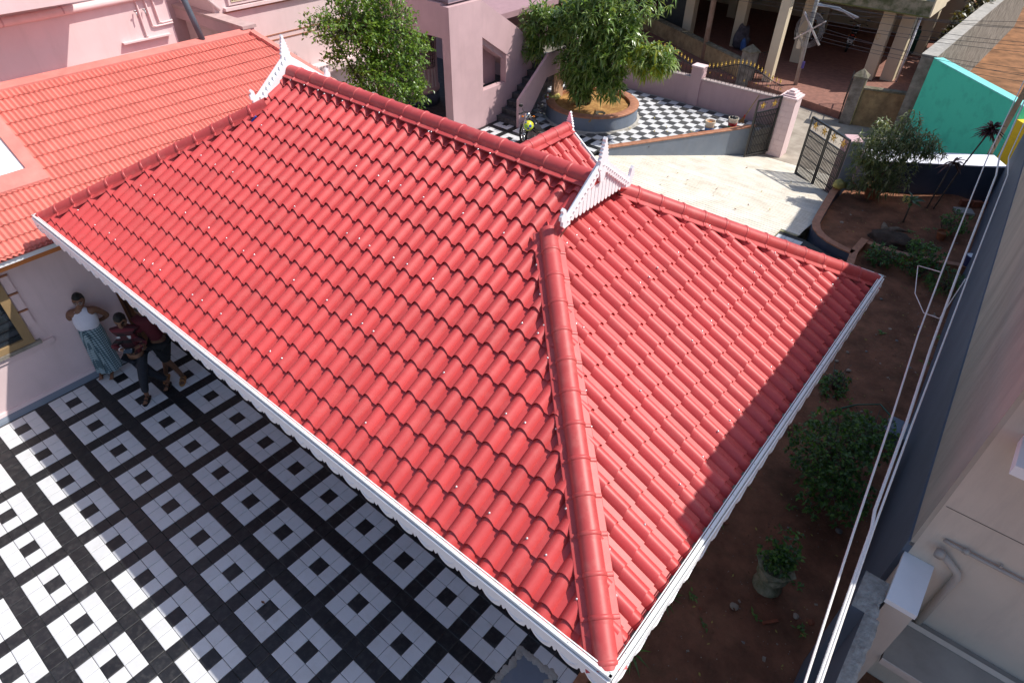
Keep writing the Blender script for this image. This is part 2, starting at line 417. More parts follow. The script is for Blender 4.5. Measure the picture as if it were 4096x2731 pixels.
def pl_right(c): return [((XA+.02, 0, 0), (1, 0, 0)), ((XG-.25, 0, 0), (-1, 0, 0)), ((XA, YA, 0), (-1, -1, 0)), ((XA, YC, 0), (-1, 1, 0))]
def pl_left(c): return [((XB-.02, 0, 0), (-1, 0, 0)), ((XGL+.03, 0, 0), (1, 0, 0)), ((XB, YA, 0), (LK, -1, 0)), ((XB, YC, 0), (LK, 1, 0))]
items = []; hid = []
VL = (YM-YA)/CA
collect(items, (XB, YA, ZE), (1, 0, 0), (0, CA, SA), XA-XB, VL, .076, pl_front, PIT, DS, full)
collect(items, (XA, YA, ZE), (0, 1, 0), (-CA, 0, SA), YC-YA, VL, .076, pl_right, PIT, DS, full)
collect(hid, (XA, YC, ZE), (-1, 0, 0), (0, -CA, SA), XA-XB, VL, .05, pl_back, PIT, DS, full)
CL = 1/math.hypot(1, SLP*LK)
collect(hid, (XB, YC, ZE), (0, -1, 0), (CL, 0, SLP*LK*CL), YC-YA, VL, .05, pl_left, PIT, DS, full)
place_tiles(roof, items, 300, 'roof_tile', red, hid)
# thin plates added below the tiles so no light leaks through
deckm = mat('dark_red_underside', (.16, .04, .035), rough=.7)
b = MB(); zz = -.012; q = XA-XG; ql = XGL-XB
b.add([(XB, YA, ZE+zz), (XA, YA, ZE+zz), (XG, YA+q, ZG+zz), (XG, YM, ZR+zz), (XGL, YM, ZR+zz), (XGL, YA+LK*ql, ZE+SLP*LK*ql+zz)], [(0, 1, 2, 3, 4, 5)])
b.add([(XB, YC, ZE+zz), (XA, YC, ZE+zz), (XG, YC-q, ZG+zz), (XG, YM, ZR+zz), (XGL, YM, ZR+zz), (XGL, YC-LK*ql, ZE+SLP*LK*ql+zz)], [(5, 4, 3, 2, 1, 0)])
b.add([(XA, YA, ZE+zz), (XA, YC, ZE+zz), (XG, YC-q, ZG+zz), (XG, YA+q, ZG+zz)], [(0, 1, 2, 3)])
b.add([(XB, YA, ZE+zz), (XB, YC, ZE+zz), (XGL, YC-LK*ql, ZE+SLP*LK*ql+zz), (XGL, YA+LK*ql, ZE+SLP*LK*ql+zz)], [(3, 2, 1, 0)])
b.build('roof_deck', deckm, roof)
# ---- ridge and hip caps ----
def cap_mesh(L, r=.083, fl=.060):
    prof = [(-r-fl, -.034), (-r-fl+.004, -.026), (-r-.004, -.010)]
    for k in range(9):
        a = math.pi*k/8; prof.append((-r*math.cos(a), r*.95*math.sin(a)+.004))
    prof += [(r+.004, -.010), (r+fl-.004, -.026), (r+fl, -.034)]
    st = [(-.004, 1.0, 0), (L-.058, 1.015, .001), (L-.052, 1.09, .009), (L-.040, 1.12, .012), (L-.028, 1.09, .009), (L-.022, 1.015, .001), (L+.006, 1.0, 0)]
    P = []; F = []; n = len(prof)
    for y, s, dz in st:
        for i, (x, z) in enumerate(prof):
            if i < 3 or i > n-4: P.append((x, y, z+dz))
            else: P.append((x*s, y, z*s))
    for j in range(len(st)-1):
        for i in range(n-1): F.append((j*n+i, j*n+i+1, (j+1)*n+i+1, (j+1)*n+i))
    e = (len(st)-1)*n; F.append(tuple(range(e+2, e+n-2)))
    me = bpy.data.meshes.new('ridge_cap'); me.from_pydata(P, [], F); me.materials.append(redcap)
    me.polygons.foreach_set('use_smooth', [True]*len(F)); me.set_sharp_from_angle(angle=R(34)); me.update(); return me
def cap_run(a, b, L, lift):
    a = Vector(a); b = Vector(b); d = (b-a); n = max(1, round(d.length/L)); Lr = d.length/n; d.normalize()
    me = cap_mesh(Lr); sx = d.cross(Vector((0, 0, 1))).normalized(); upv = sx.cross(d)
    for i in range(n):
        o = a+d*(i*Lr)+upv*lift
        M = Matrix(((sx.x, d.x, upv.x, o.x), (sx.y, d.y, upv.y, o.y), (sx.z, d.z, upv.z, o.z), (0, 0, 0, 1)))
        link('ridge_cap', me, roof, M @ Matrix.Rotation(rx(.006), 4, 'Z'))
cap_run((XGL-.02, YM, ZR), (XG+.02, YM, ZR), .287, .045)
for (cx, cy, gx, gy) in ((XA, YA, XG, YA+q), (XA, YC, XG, YC-q), (XB, YA, XGL, YA+LK*ql), (XB, YC, XGL, YC-LK*ql)):
    g = Vector((gx, gy, ZE+SLP*abs(gy-cy))); e = Vector((cx, cy, ZE))
    d = (e-g).normalized(); cap_run(g-d*.20, e-d*.02, .29, .045)
# ---- gutters with scalloped boards ----
GZ = 3.2175
def gutter(a, b, out, name):
    """a->b along the eave, out = outward direction. White channel with a lip, dirty inside, scalloped board below."""
    a = Vector(a); b = Vector(b); L = (b-a).length; d = (b-a).normalized(); o = Vector(out)
    g = MB()
    def strip(x0, x1, z0, z1, e0=0, e1=0): # box between offsets inward x and heights
        g.prism([(x0, z0), (x1, z0), (x1, z1), (x0, z1)], a-d*e0, -o, Vector((0, 0, 1)), d, L+e0+e1)
    strip(0, .004, GZ-.14, GZ)            # outer face
    strip(0.0045, .026, GZ-.008, GZ+.002)      # lip
    strip(.034, .042, GZ-.006, GZ+.003)   # second bead
    gu = g.build(name, gutterw, roof, fix=True)
    g = MB(); g.prism([(.0045, GZ-.13), (.13, GZ-.13), (.13, GZ-.10), (.0045, GZ-.10)], a, -o, Vector((0, 0, 1)), d, L); g.build('gutter_bed', grime, gu, fix=True)
    # scalloped board pieces
    n = round(L/.235); w = L/n
    def board_poly(w):
        P = [(0, .02), (w, .02)]
        low = []
        for k in range(15):
            t = k/14; low.append((w*(1-t*.78)-.0*w, -.10-.055*math.sin(math.pi*min(1, t*1.02))**.8-.02*(1-t)))
        low = [(w, -.10)]+[(w*(.97-.70*t), -.105-.06*math.sin(math.pi*(.12+.88*t))**.7) for t in [i/12 for i in range(13)]]
        low += [(w*.25, -.10), (w*.20, -.085), (w*.17, -.115), (w*.12, -.13), (w*.07, -.115), (w*.05, -.092), (0, -.10)]
        return P+low
    poly = board_poly(w)
    m0 = MB(); m0.prism(poly, (0, 0, 0), (1, 0, 0), (0, 0, 1), (0, -1, 0), .012)
    # carved ribs on the board
    for k in range(4):
        rr = .32-k*.06
        pts = [(w*(.60+.0*k)+rr*w*math.cos(q)*1.05, -.0145, -.055-.016*k-.055*math.sin(q)*(1-.10*k)) for q in [math.pi*(.05+.75*i/8) for i in range(9)]]
        m0.tube(pts, .0035, 5)
    me = m0.mesh('scalloped_board', white)
    bm = bmesh.new(); bm.from_mesh(me); bmesh.ops.recalc_face_normals(bm, faces=bm.faces); bm.to_mesh(me); bm.free()
    for i in range(n):
        p = a+d*(i*w)+o*.006+Vector((0, 0, GZ-.055))
        y = -o
        M = Matrix(((d.x, y.x, 0, p.x), (d.y, y.y, 0, p.y), (d.z, y.z, 1, p.z), (0, 0, 0, 1)))
        link('scalloped_board', me, roof, M)
    sc = MB()
    for i in range(int(L/.42)):
        p = a+d*(.2+i*.42)-o*.014+Vector((0, 0, GZ+.004)); sc.sphere(p, (.006, .006, .004), 6, 4)
    sc.build('gutter_screws', steel, gu)
gutter((.478, .99, 0), (9.855, .99, 0), (0, -1, 0), 'front_gutter')
gutter((9.855, .9945, 0), (9.855, 7.125, 0), (1, 0, 0), 'side_gutter')
gutter((9.85, 7.125, 0), (.478, 7.125, 0), (0, 1, 0), 'rear_gutter')
gutter((.478, 7.12, 0), (.478, .9945, 0), (-1, 0, 0), 'house_side_gutter')
# blue plastic poking out under the lowest cap of the near hip
tarp = mat('blue_plastic', (.02, .09, .55), rough=.25, var=.3, scale=20)
b = MB(); b.smooth = True
for k in range(9): b.sphere((9.74+rx(.05), 1.10+rx(.05), 3.16+rx(.02)), (.04, .03, .02), 6, 5)
b.build('blue_plastic_plug', tarp, roof)
b = MB(); b.tube([(2.665, 3.30, 4.36), (2.70, 3.34, 4.43), (2.74, 3.36, 4.47)], .012, 6); b.build('blue_plastic_strip', tarp, roof)
# screws on the tiles
b = MB(); random.seed(21)
def screw(p, n): b.smooth = True; b.sphere(p, .0105, 7, 5)
for r in range(1, 14, 3):
    for c in range(1, 49):
        if random.random() < .36:
            s = .076+r*DS+.05+rx(.015); x = XB+c*PIT+PIT*(.30+rx(.04)); y = YA+s*CA; z = ZE+s*SA
            if x < XA-(y-YA)-.1 and x > XB+(y-YA)+.1: screw((x, y+.0*SA, z+.083), 0)
    for c in range(1, 32):
        if random.random() < .5:
            s = .076+r*DS+.05+rx(.02); y = YA+c*PIT+PIT*(.34+rx(.1)); x = XA-s*CA; z = ZE+s*SA
            if YA+(XA-x)+.1 < y < YC-(XA-x)-.1: screw((x, y, z+.082), 0)
for i in range(17):
    x = XGL+.2+i*.287
    if random.random() < .5: screw((x, YM-.142, ZR+.006), 0)
for i in range(11):
    t = (i+.5)/11
    for sd in (-1, 1):
        if random.random() < .6:
            p = Vector((XG, YA+q, ZG)).lerp(Vector((XA, YA, ZE)), t); sdv = Vector((.707, .707, 0))*sd
            screw(p+sdv*.142+Vector((0, 0, .01)), 0)
stuff(b.build('roof_screws', mat('bright_screw', (.75, .75, .75), rough=.25, metal=.6), roof))
# ---- white gables ----
def gable(x, sgn, hy, z0, z1, fin, parent, axis='x', cy=YM, name='gable'):
    """board gable in the plane x (or y) ; hy half width, z0 base, z1 apex"""
    def W(a, bb, z): # a across, bb outward
        return (x+sgn*bb, cy+a, z) if axis == 'x' else (x+a, cy+sgn*bb, z)
    g = MB().prism([(-hy*.95, 0), (hy*.95, 0), (0, z1-z0-.01)], W(0, -.02, z0-.005), Vector(W(1, 0, 0))-Vector(W(0, 0, 0)), (0, 0, 1), Vector(W(0, 1, 0))-Vector(W(0, 0, 0)), .012).build('backing_board', white, parent, fix=True)
    ns = int(hy*2/.062); ws = 2*hy*.96/ns
    AX = Vector(W(1, 0, 0))-Vector(W(0, 0, 0)); OUT = Vector(W(0, 1, 0))-Vector(W(0, 0, 0))
    for i in range(ns):
        a = -hy*.96+ws*(i+.5); h = (z1-z0)*(1-abs(a)/hy); w2 = ws*.42
        if h < .03: continue
        arc = [(w2*math.cos(math.pi+math.pi*k/6), -.02+w2*math.sin(math.pi+math.pi*k/6)*1.3) for k in range(7)]
        MB().prism(arc+[(w2, h-.0), (-w2, h-.0)], W(a, .004, z0), AX, (0, 0, 1), OUT, .02).build('slat', white, parent, fix=True)
    for s in (-1, 1): # barge boards with a scalloped lower edge
        L = math.hypot(hy+.03, z1-z0); dx = AX*s*(hy+.03)/L+Vector((0, 0, -(z1-z0)/L)); nn = Vector((0, 0, 1))*((hy+.03)/L)+AX*s*((z1-z0)/L)
        n = max(6, int(L/.05)); low = []
        for k in range(n):
            for t in (0, .3, .5, .7): low.append((L*(k+t)/n, -.052-.016*math.sin(math.pi*t)))
        low.append((L, -.05))
        MB().prism([(0, .03), (0, -.05)]+low[1:]+[(L, .03)], W(0, .026, z1), dx, nn, OUT, .022).build('barge_board', white, parent, fix=True)
        bd = MB()
        for k in range(n): bd.smooth = True; bd.sphere(Vector(W(0, .052, z1))+dx*(L*(k+.5)/n)-nn*.018, .011, 6, 4)
        stuff(bd.build('bead_moulding', white, parent))
        # curled end piece
        e = Vector(W(0, .02, z1))+dx*L
        poly = [(-.07, -.05), (.02, -.06), (.05, -.03), (.045, .01), (.075, .03), (.075, .075), (.05, .10), (.06, .13), (.035, .15), (.01, .125), (-.005, .07), (-.02, .045), (-.07, .03)]
        MB().prism(poly, e, AX*s, (0, 0, 1), OUT, .03).build('curled_end', white, parent, fix=True)
    f = [(.0, fin), (.018, fin-.02), (.014, fin-.045), (.028, fin*.74), (.024, fin*.66), (.042, fin*.60), (.034, fin*.53), (.052, fin*.46), (.042, fin*.39), (.062, fin*.31), (.05, fin*.23), (.075, fin*.14), (.06, fin*.05), (.085, -.04), (.05, -.10), (.03, -.19), (0, -.21)]
    MB().prism(f+[(-a, h) for a, h in reversed(f[1:-1])], W(0, .02, z1), AX, (0, 0, 1), OUT, .034).build('finial', white, parent, fix=True)
gable(XG+.0, 1, .525, 4.655, 5.05, .235, roof)
gable(XGL-.0, -1, .53, 4.60, 5.03, .26, roof)
# ---- small gabled porch roof behind the ridge ----
GX, GY, GRZ = 5.36, 6.62, 4.0
pl = [((0, GY, 0), (0, 1, 0))]
rear = []
g2 = metal_tile(.2)
sl2 = .8; c2 = 1/math.hypot(1, sl2); s2 = sl2*c2; wv = .62
collect(rear, (GX+wv, 4.9, GRZ-sl2*wv), (0, 1, 0), (-c2, 0, s2), GY-4.9, wv/c2, .0, lambda c: [((0, GY, 0), (0, 1, 0)), ((GX, 0, 0), (-1, 0, 0)), ((GX+wv, 0, 0), (1, 0, 0))], PIT, DS, full)
collect(rear, (GX-wv, GY, GRZ-sl2*wv), (0, -1, 0), (c2, 0, s2), GY-4.9, wv/c2, .0, lambda c: [((0, GY, 0), (0, 1, 0)), ((GX, 0, 0), (1, 0, 0)), ((GX-wv, 0, 0), (-1, 0, 0))], PIT, DS, full)
porch = thing('porch_gable_roof', 'small red gabled roof with white edge board behind the main ridge', 'roof', (GX, 6.2, 0))
place_tiles(porch, rear, 300, 'porch_tile', red)
a = Vector((GX, GY+.0, GRZ)); roof_, roof = roof, porch
cap_run((GX, 5.2, GRZ), (GX, GY, GRZ), .28, .04); roof = roof_
gable(GX, 1, .70, GRZ-.52, GRZ+.02, .24, porch, axis='y', cy=GY+.02)
for sx in (-1, 1): MB().bar((GX+sx*.5, GY-.1, 0), (GX+sx*.5, GY-.1, GRZ-.4), .12).build('post', pinkd, porch)
# posts
for px in (1.2, 5.0, 8.9):
    for py in (2.5, 6.3):
        MB().bar((px, py, 0), (px, py, ZE+SLP*min(py-YA, YC-py, XA-px, px-XB)-.03), .10, .10, (0, 1, 0)).build('post', bluegrey, roof)
# ================= pink house on the left =================
random.seed(5)
house = thing('pink_house', 'pink plastered house with a pale red tiled lean-to roof beside the carport', 'house', (-1.2, 2, 0))
WX = -.17
MB().bb((WX-.2, -6, 0), (WX, 7.0, 2.9)).build('wall', pink, house)
# door edge: dark opening and wooden door behind the standing men
d = MB().bb((WX-.02, 1.66, 0), (WX+.012, 2.6, 2.05)).build('door', wood, house)
MB().bb((WX+.0125, 1.70, .1), (WX+.025, 1.74, 1.95)).build('door_stile', mat('dark_wood', (.05, .02, .01), rough=.5), d)
# plinth: blue-grey sloped band and pink toe
pb = MB(); pb.prism([(0, 0), (.13, 0), (.11, .035), (.055, .07), (0, .09)], (WX, -6, -.012), (1, 0, 0), (0, 0, 1), (0, 1, 0), 7.66); pb.build('plinth', bluegrey, house, fix=True)
pb = MB(); pb.prism([(0, .09), (.052, .072), (.035, .12), (0, .125)], (WX, -6, -.012), (1, 0, 0), (0, 0, 1), (0, 1, 0), 7.66); pb.build('plinth_toe', pink, house, fix=True)
# window with tan frame
wn = MB().bb((WX-.03, -.9, 1.12), (WX+.004, .24, 2.28)).build('window', glass, house)
for a, b_ in (((WX, .20, 1.06), (WX+.05, .33, 2.32)), ((WX, -.9, 1.06), (WX+.05, .20, 1.16)), ((WX, -.9, 2.2), (WX+.05, .20, 2.32)), ((WX, -.36, 1.16), (WX+.045, -.26, 2.2))):
    MB().bb(a, b_).build('frame_bar', frame_w, wn)
for k in range(7): MB().bar((WX+.012, -.85, 1.26+k*.14), (WX+.012, .2, 1.26+k*.14), .012).build('grille_bar', blackm, wn)
MB().bb((WX, -.9, 1.0), (WX+.075, .40, 1.055)).build('window_sill', conc, house)
for z0, z1 in ((1.33, 1.62), (1.64, 1.93), (1.95, 2.25)):
    MB().bb((WX, .345, z0-.01), (WX+.028, .455, z1-.03)).build('reveal_block', pink, house)
    MB().bb((WX, .335, z1-.03), (WX+.034, .465, z1-.008)).build('reveal_strip', terra, house)
MB().bb((WX, -1.2, .90), (WX+.03, .56, .99)).build('sill_band', pink, house)
# lean-to roof
LS = .577; LC = 1/math.hypot(1, LS); LSn = LS*LC; LX0, LZ0, LX1, LYH = .30, 2.665, -2.10, 6.32
LH = .5
def clay_tile(pit, L):
    ts = [0, .40, .45, .95, 1]; hs = [0, .027, .029, .004, 0]
    P = []; F = []; n = len(ts)
    for v, zz in ((.045, -.003), (0, .022), (L+.055, 0)):
        for t, h in zip(ts, hs): P.append((t*pit, v, h+zz))
    for r in range(2):
        for i in range(n-1): F.append((r*n+i, r*n+i+1, (r+1)*n+i+1, (r+1)*n+i))
    me = bpy.data.meshes.new('clay_tile'); me.from_pydata(P, [], F); me.materials.append(clay)
    me.update(); return me
ct = clay_tile(.074, .235)
lean = MB().add([(LX0, -6, LZ0-.02), (LX0, LYH+LH*(LX0-LX1), LZ0-.02), (LX1, LYH, LZ0+LS*(LX0-LX1)-.02), (LX1, -6, LZ0+LS*(LX0-LX1)-.02)], [(0, 1, 2, 3)])
lean.add([(LX0, LYH+LH*(LX0-LX1), LZ0-.02), (LX1-3, LYH+LH*(LX0-LX1), LZ0-.02), (LX1-3, LYH, LZ0+LS*(LX0-LX1)-.02), (LX1, LYH, LZ0+LS*(LX0-LX1)-.02)], [(0, 1, 2, 3)])
lean.build('roof_deck', redpaint, house)
items = []
SKY = (-1.75, -.66, .0, 1.58)   # skylight opening x0 x1 y0 y1
def pl_lean(c):
    P = [((0, LYH, 0), (0, 0, 0))] if False else []
    P.append(((LX1, LYH, 0), (-LH, 1, 0))); P.append(((LX1, 0, 0), (-1, 0, 0))); P.append(((LX0+.02, 0, 0), (1, 0, 0)))
    if SKY[0] < c.x < SKY[1] and c.y < SKY[3]: P.append(((0, -50, 0), (0, 1, 0)))
    if c.y < -.9: P.append(((0, -50, 0), (0, 1, 0)))
    return P
collect(items, (LX0, -1.0, LZ0), (0, 1, 0), (-LC, 0, LSn), LYH+LH*(LX0-LX1)+1.0, (LX0-LX1)/LC, .03, pl_lean, .074, .235, ct)
hid = []
collect(hid, (LX0, LYH+LH*(LX0-LX1), LZ0), (-1, 0, 0), (0, -1/math.hypot(1, LS/LH), LS/LH/math.hypot(1, LS/LH)), 4.5, (LX0-LX1)/LC, .03, lambda c: [((LX1, LYH, 0), (LH, -1, 0)), ((0, LYH, 0), (0, -1, 0))], .074, .235, ct)
place_tiles(house, items, 300, 'lean_to_tile', clay, hid, False)
# hip cover on the far end and red top band
ZT = LZ0+LS*(LX0-LX1)
a = Vector((LX1, LYH, ZT+.03)); e = Vector((LX0, LYH+LH*(LX0-LX1), LZ0+.03)); n = 12
for i in range(n):
    p, r_ = a.lerp(e, i/n), a.lerp(e, (i+1.06)/n)
    MB().bar(p+Vector((0, 0, .03+.006*(i % 2))), r_+Vector((0, 0, .025)), .13, .05).build('hip_cover', redpaint, house)
tb_ = MB(); tb_.prism([(-.17, -.03), (.02, -.03), (.02, .05), (-.17, .10)], (LX1, -6, ZT), (1, 0, 0), (0, 0, 1), (0, 1, 0), LYH+6.03); tb_.build('top_band', redpaint, house, fix=True)
MB().bb((LX1-.55, -6, ZT-.06), (LX1-.17, LYH, ZT+.0)).build('top_gutter', redpaint, house)
# eave underside: white board, orange fascia
MB().bb((LX0-.06, -6, LZ0-.10), (LX0-.03, 2.1, LZ0-.025)).build('eave_board', white, house)
MB().bb((LX0-.16, -6, LZ0-.20), (LX0-.10, 1.35, LZ0-.09)).build('fascia', orange, house)
MB().bb((WX, -6, LZ0-.09), (LX0-.062, 6.9, LZ0-.075)).build('soffit', pink, house)
e1 = MB().bb((LX0-.12, 1.28, LZ0-.22), (LX0+.10, 1.44, LZ0-.07)).build('fascia_end', wood, house)
# skylight box with faded red kerb
def onl(x, h=0): return LZ0+LS*(LX0-x)+h
sk = MB()
x0, x1, y0, y1 = SKY
for (xa, ya, xb, yb) in ((x1-.10, y0-1, x1+.12, y1+.04), (x0, y1-.14, x1-.10, y1+.04), (x0-.14, y0-1, x0, y1+.04)):
    sk.add([(xa, ya, onl(xa, .0)), (xb, ya, onl(xb, .0)), (xb, yb, onl(xb, .0)), (xa, yb, onl(xa, .0)), (xa, ya, onl(xa, .09)), (xb, ya, onl(xb, .07)), (xb, yb, onl(xb, .07)), (xa, yb, onl(xa, .09))],
           [(4, 5, 6, 7), (0, 1, 5, 4), (1, 2, 6, 5), (2, 3, 7, 6), (3, 0, 4, 7)])
skb = sk.build('skylight_kerb', redpaint, house)
MB().add([(x0, y0-1, onl(x0, .02)), (x1-.1, y0-1, onl(x1-.1, .02)), (x1-.1, y1-.14, onl(x1-.1, .02)), (x0, y1-.14, onl(x0, .02))], [(0, 1, 2, 3)]).build('skylight_panel', white, skb)
for k, mm in enumerate((orange, pinkd, orange)): MB().bb((x0+.03+k*.12, y0-1, onl(x0+.03+k*.12, .03)), (x0+.09+k*.12, y1-.3, onl(x0+.03+k*.12, .055))).build('skylight_bar', mm, skb)
# upper storey
UX = -2.55
MB().bb((UX-3, -6, 3.0), (UX, 5.05, 8)).build('upper_wall', pink, house)
MB().bb((-5.2, 5.05, 3.0), (-4.9, 6.4, 8)).build('recess_wall', pinkd, house)
MB().bb((-8, 6.4, 0), (-3.5, 10.4, 7)).build('rear_block', pink, house)
cr = MB(); cr.smooth = True; cr.tube([(UX+.05, -6, 4.83), (UX+.05, 3.0, 4.90), (UX+.05, 5.05, 4.96)], .065, 12); cr.build('cornice_roll', pink, house)
for yy in (1.5, 2.4, 3.3): MB().tube([(UX+.05, yy-.012, 4.83+yy*.022+.012), (UX+.05, yy+.012, 4.83+yy*.022+.012)], .069, 12).build('cornice_joint', pinkd, house)
MB().bb((UX, -6, 5.12), (-1.9, 3.55, 7.6)).build('shadow_balcony', pink, house)  # unseen box above the view, shaped to cast the shadow on the upper wall
MB().bb((UX, 3.56, 6.02), (-1.9, 5.5, 6.25)).build('upper_sunshade', pink, house)  # unseen slab, its height set by the shadow edge along the upper wall
MB().bb((-4.95, 6.22, 3.93), (-2.22, 6.46, 4.14)).build('beam', pinkd, house)
MB().bb((-4.95, 6.20, 4.142), (-2.18, 6.50, 4.20)).build('beam_coping', mat('mauve_coping', (.45, .32, .31), rough=.85), house)
# ledges and pipes on the upper wall
MB().bb((UX, 4.05, 4.245), (UX+.09, 4.92, 4.27)).build('wall_ledge', pink, house)
def pipe(pts, r, m, name='pipe', p=house):
    b = MB(); b.smooth = True; b.tube(pts, r, 10); return b.build(name, m, p)
for k, (yy, zb) in enumerate(((4.50, 4.28), (4.66, 4.42), (4.80, 4.46))):
    pts = [(UX+.03, yy-.05*k, 8), (UX+.03, yy, zb+.02)]
    if k: pts += [(UX+.03, yy+.05, zb), (UX+.03, 5.04, zb+.01)]
    else: pts += [(UX+.03, yy+.02, zb)]
    pipe(pts, .017, pink)
tp = MB(); tp.smooth = True
for yy in (4.42, 4.58): tp.tube([(UX+.03, yy, 4.72), (UX+.08, yy+.01, 4.70), (UX+.085, yy+.01, 4.62)], .012, 6); tp.sphere((UX+.085, yy, 4.73), (.012, .03, .012), 6, 4)
tp.build('tap', steel, house)
dp = mat('dark_grey_pipe', (.09, .11, .14), rough=.45)
pipe([(-2.22, 5.36, 4.10), (-2.30, 5.30, 4.6), (-2.45, 5.18, 5.6)], .055, dp, 'drain_pipe')
pipe([(-3.45, 6.5, 4.25), (-3.6, 6.1, 4.75), (-3.65, 5.9, 5.2)], .035, pink, 'pipe')
# vent blocks in the rear block (flower-shaped openings)
jal = MB().bb((-3.5, 6.72, 4.30), (-3.44, 10.3, 5.4)).build('vent_panel', pink, house)
jw = mat('cream_vent_block', (.62, .54, .38), rough=.8); jd = mat('vent_shadow', (.18, .12, .06), rough=.9)
for i in range(18):
    for j in range(4):
        yy, zz = 6.84+i*.135, 4.42+j*.14
        MB().bb((-3.455, yy-.062, zz-.064), (-3.425, yy+.062, zz+.064)).build('vent_block', jw, jal)
        b = MB()
        for (oy, oz) in ((0, .030), (-.03, -.022), (.03, -.022)): b.prism([(oy-.022, oz-.017), (oy+.022, oz-.017), (oy+.012, oz+.021), (oy-.012, oz+.021)], (-3.424, yy, zz), (0, 1, 0), (0, 0, 1), (1, 0, 0), .002)
        b.build('vent_hole', jd, jal)
MB().bb((-3.5, 6.6, 4.21), (-3.40, 10.4, 4.27)).build('vent_sill', pink, house)
for zz in (4.16, 3.55, 3.44): MB().bb((-3.5, 6.5, zz), (-3.485, 10.4, zz+.016)).build('wall_groove', terra, house)
MB().bb((-3.5, 6.4, 2.55), (-3.2, 10.4, 2.72)).build('wall_shelf', pink, house)
# gutter shelter floor of the house end
# ================= entrance block with stairs =================
random.seed(9)
ent = thing('entrance_block', 'mauve pink entrance block with outside stairs and a dark porch, behind the carport ridge', 'building', (-3, 14, 0))
EX = -2.45
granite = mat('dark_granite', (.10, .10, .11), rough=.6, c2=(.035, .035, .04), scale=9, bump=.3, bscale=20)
pdk = mat('shaded_mauve', (.36, .22, .24), rough=.85, var=.06)  # mauve darkened for the shade inside the porch and behind the stair opening
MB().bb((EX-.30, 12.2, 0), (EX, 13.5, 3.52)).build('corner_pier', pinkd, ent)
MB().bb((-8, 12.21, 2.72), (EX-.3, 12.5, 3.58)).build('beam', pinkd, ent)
MB().bb((-8, 12.3, 3.60), (EX-.1, 13.4, 4.6)).build('parapet', mat('shaded_parapet', (.20, .16, .20), rough=.9), ent)  # dark colour stands in for the shaded recess above the pier
def wallpoly(pts, x, th, name, m):
    return MB().prism(pts, (x-th, 0, 0), (0, 1, 0), (0, 0, 1), (1, 0, 0), th).build(name, m, ent, fix=True)
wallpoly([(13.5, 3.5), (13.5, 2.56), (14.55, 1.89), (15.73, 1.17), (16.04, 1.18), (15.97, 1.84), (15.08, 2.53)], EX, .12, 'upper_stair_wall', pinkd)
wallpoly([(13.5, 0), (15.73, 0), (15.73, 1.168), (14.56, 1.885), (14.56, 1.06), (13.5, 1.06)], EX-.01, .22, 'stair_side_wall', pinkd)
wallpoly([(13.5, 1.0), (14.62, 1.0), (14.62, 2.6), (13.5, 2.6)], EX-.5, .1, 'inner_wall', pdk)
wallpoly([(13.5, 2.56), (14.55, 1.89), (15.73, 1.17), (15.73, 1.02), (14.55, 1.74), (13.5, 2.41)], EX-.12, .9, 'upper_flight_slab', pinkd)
for k in range(9):
    MB().bb((EX, 14.12+.245*k, 0 if k == 0 else .17*k-.02), (EX+.83, 14.12+.245*(k+2), .17*(k+1))).build('step', granite, ent)
    MB().bb((EX, 14.105+.245*k, .17*(k+1)-.03), (EX+.84, 14.13+.245*k, .17*(k+1)+.004)).build('step_nosing', granite, ent)
MB().bb((EX-.5, 16.57, 1.3), (EX+1.2, 18.0, 1.5)).build('landing', conc, ent)
wallpoly([(14.1, 0), (14.42, 0), (15.45, 1.18), (16.9, 1.22), (16.9, 1.86), (15.51, 1.86), (14.1, .84)], -1.56, .09, 'stair_balustrade', pinkd)
MB().bb((-1.7, 15.9, .0), (-1.6, 16.4, 1.2)).build('niche_pier', mat('tan_plaster', (.45, .27, .17), rough=.85), ent)
MB().bb((-1.9, 17.0, 0), (-1.55, 17.4, 1.9)).build('landing_pier', pinkd, ent)
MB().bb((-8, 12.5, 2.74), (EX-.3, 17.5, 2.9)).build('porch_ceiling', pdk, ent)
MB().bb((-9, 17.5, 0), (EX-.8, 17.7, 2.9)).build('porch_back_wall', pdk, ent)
pf = struct(MB().bb((-12, 12.15, -.3), (EX-.05, 17.5, .002)).build('porch_floor', granite))
# round bay with window and railing stripes
bay = MB(); bay.smooth = True; bay.lathe([(.72, 0), (.72, .42)], (-5.55, 13.7, 0), 32); bay.build('bay_plinth', navy, ent)
bay = MB(); bay.smooth = True; bay.lathe([(.74, .42), (.74, .52), (.70, .53), (.70, 2.72)], (-5.55, 13.7, 0), 32); bay.build('round_bay', pinkd, ent)
for k in range(9):
    q = R(-75+k*11); c, s_ = math.cos(q), math.sin(q)
    MB().bar((-5.55+.712*c, 13.7+.712*s_, .58), (-5.55+.712*c, 13.7+.712*s_, 1.15), .05, .02).build('bay_stripe', mat('pale_stripe', (.62, .52, .52)), ent)
b = MB()
for k in range(12):
    q = R(-72+k*8); c, s_ = math.cos(q), math.sin(q); b.bar((-5.55+.715*c, 13.7+.715*s_, 1.2), (-5.55+.715*c, 13.7+.715*s_, 2.3), .012)
for k in range(10):
    b.tube([(-5.55+.715*math.cos(R(-72+j*8)), 13.7+.715*math.sin(R(-72+j*8)), 1.2+k*.12) for j in range(12)], .006, 4)
b.build('bay_grille', blackm, ent)
MB().bb((-4.95, 12.62, .55), (-4.86, 12.66, 2.35)).build('cream_panel', cream, ent)
MB().bb((-6.5, 12.3, 0), (-5.0, 12.6, 2.72)).build('porch_side_wall', pinkd, ent)
vb = MB()
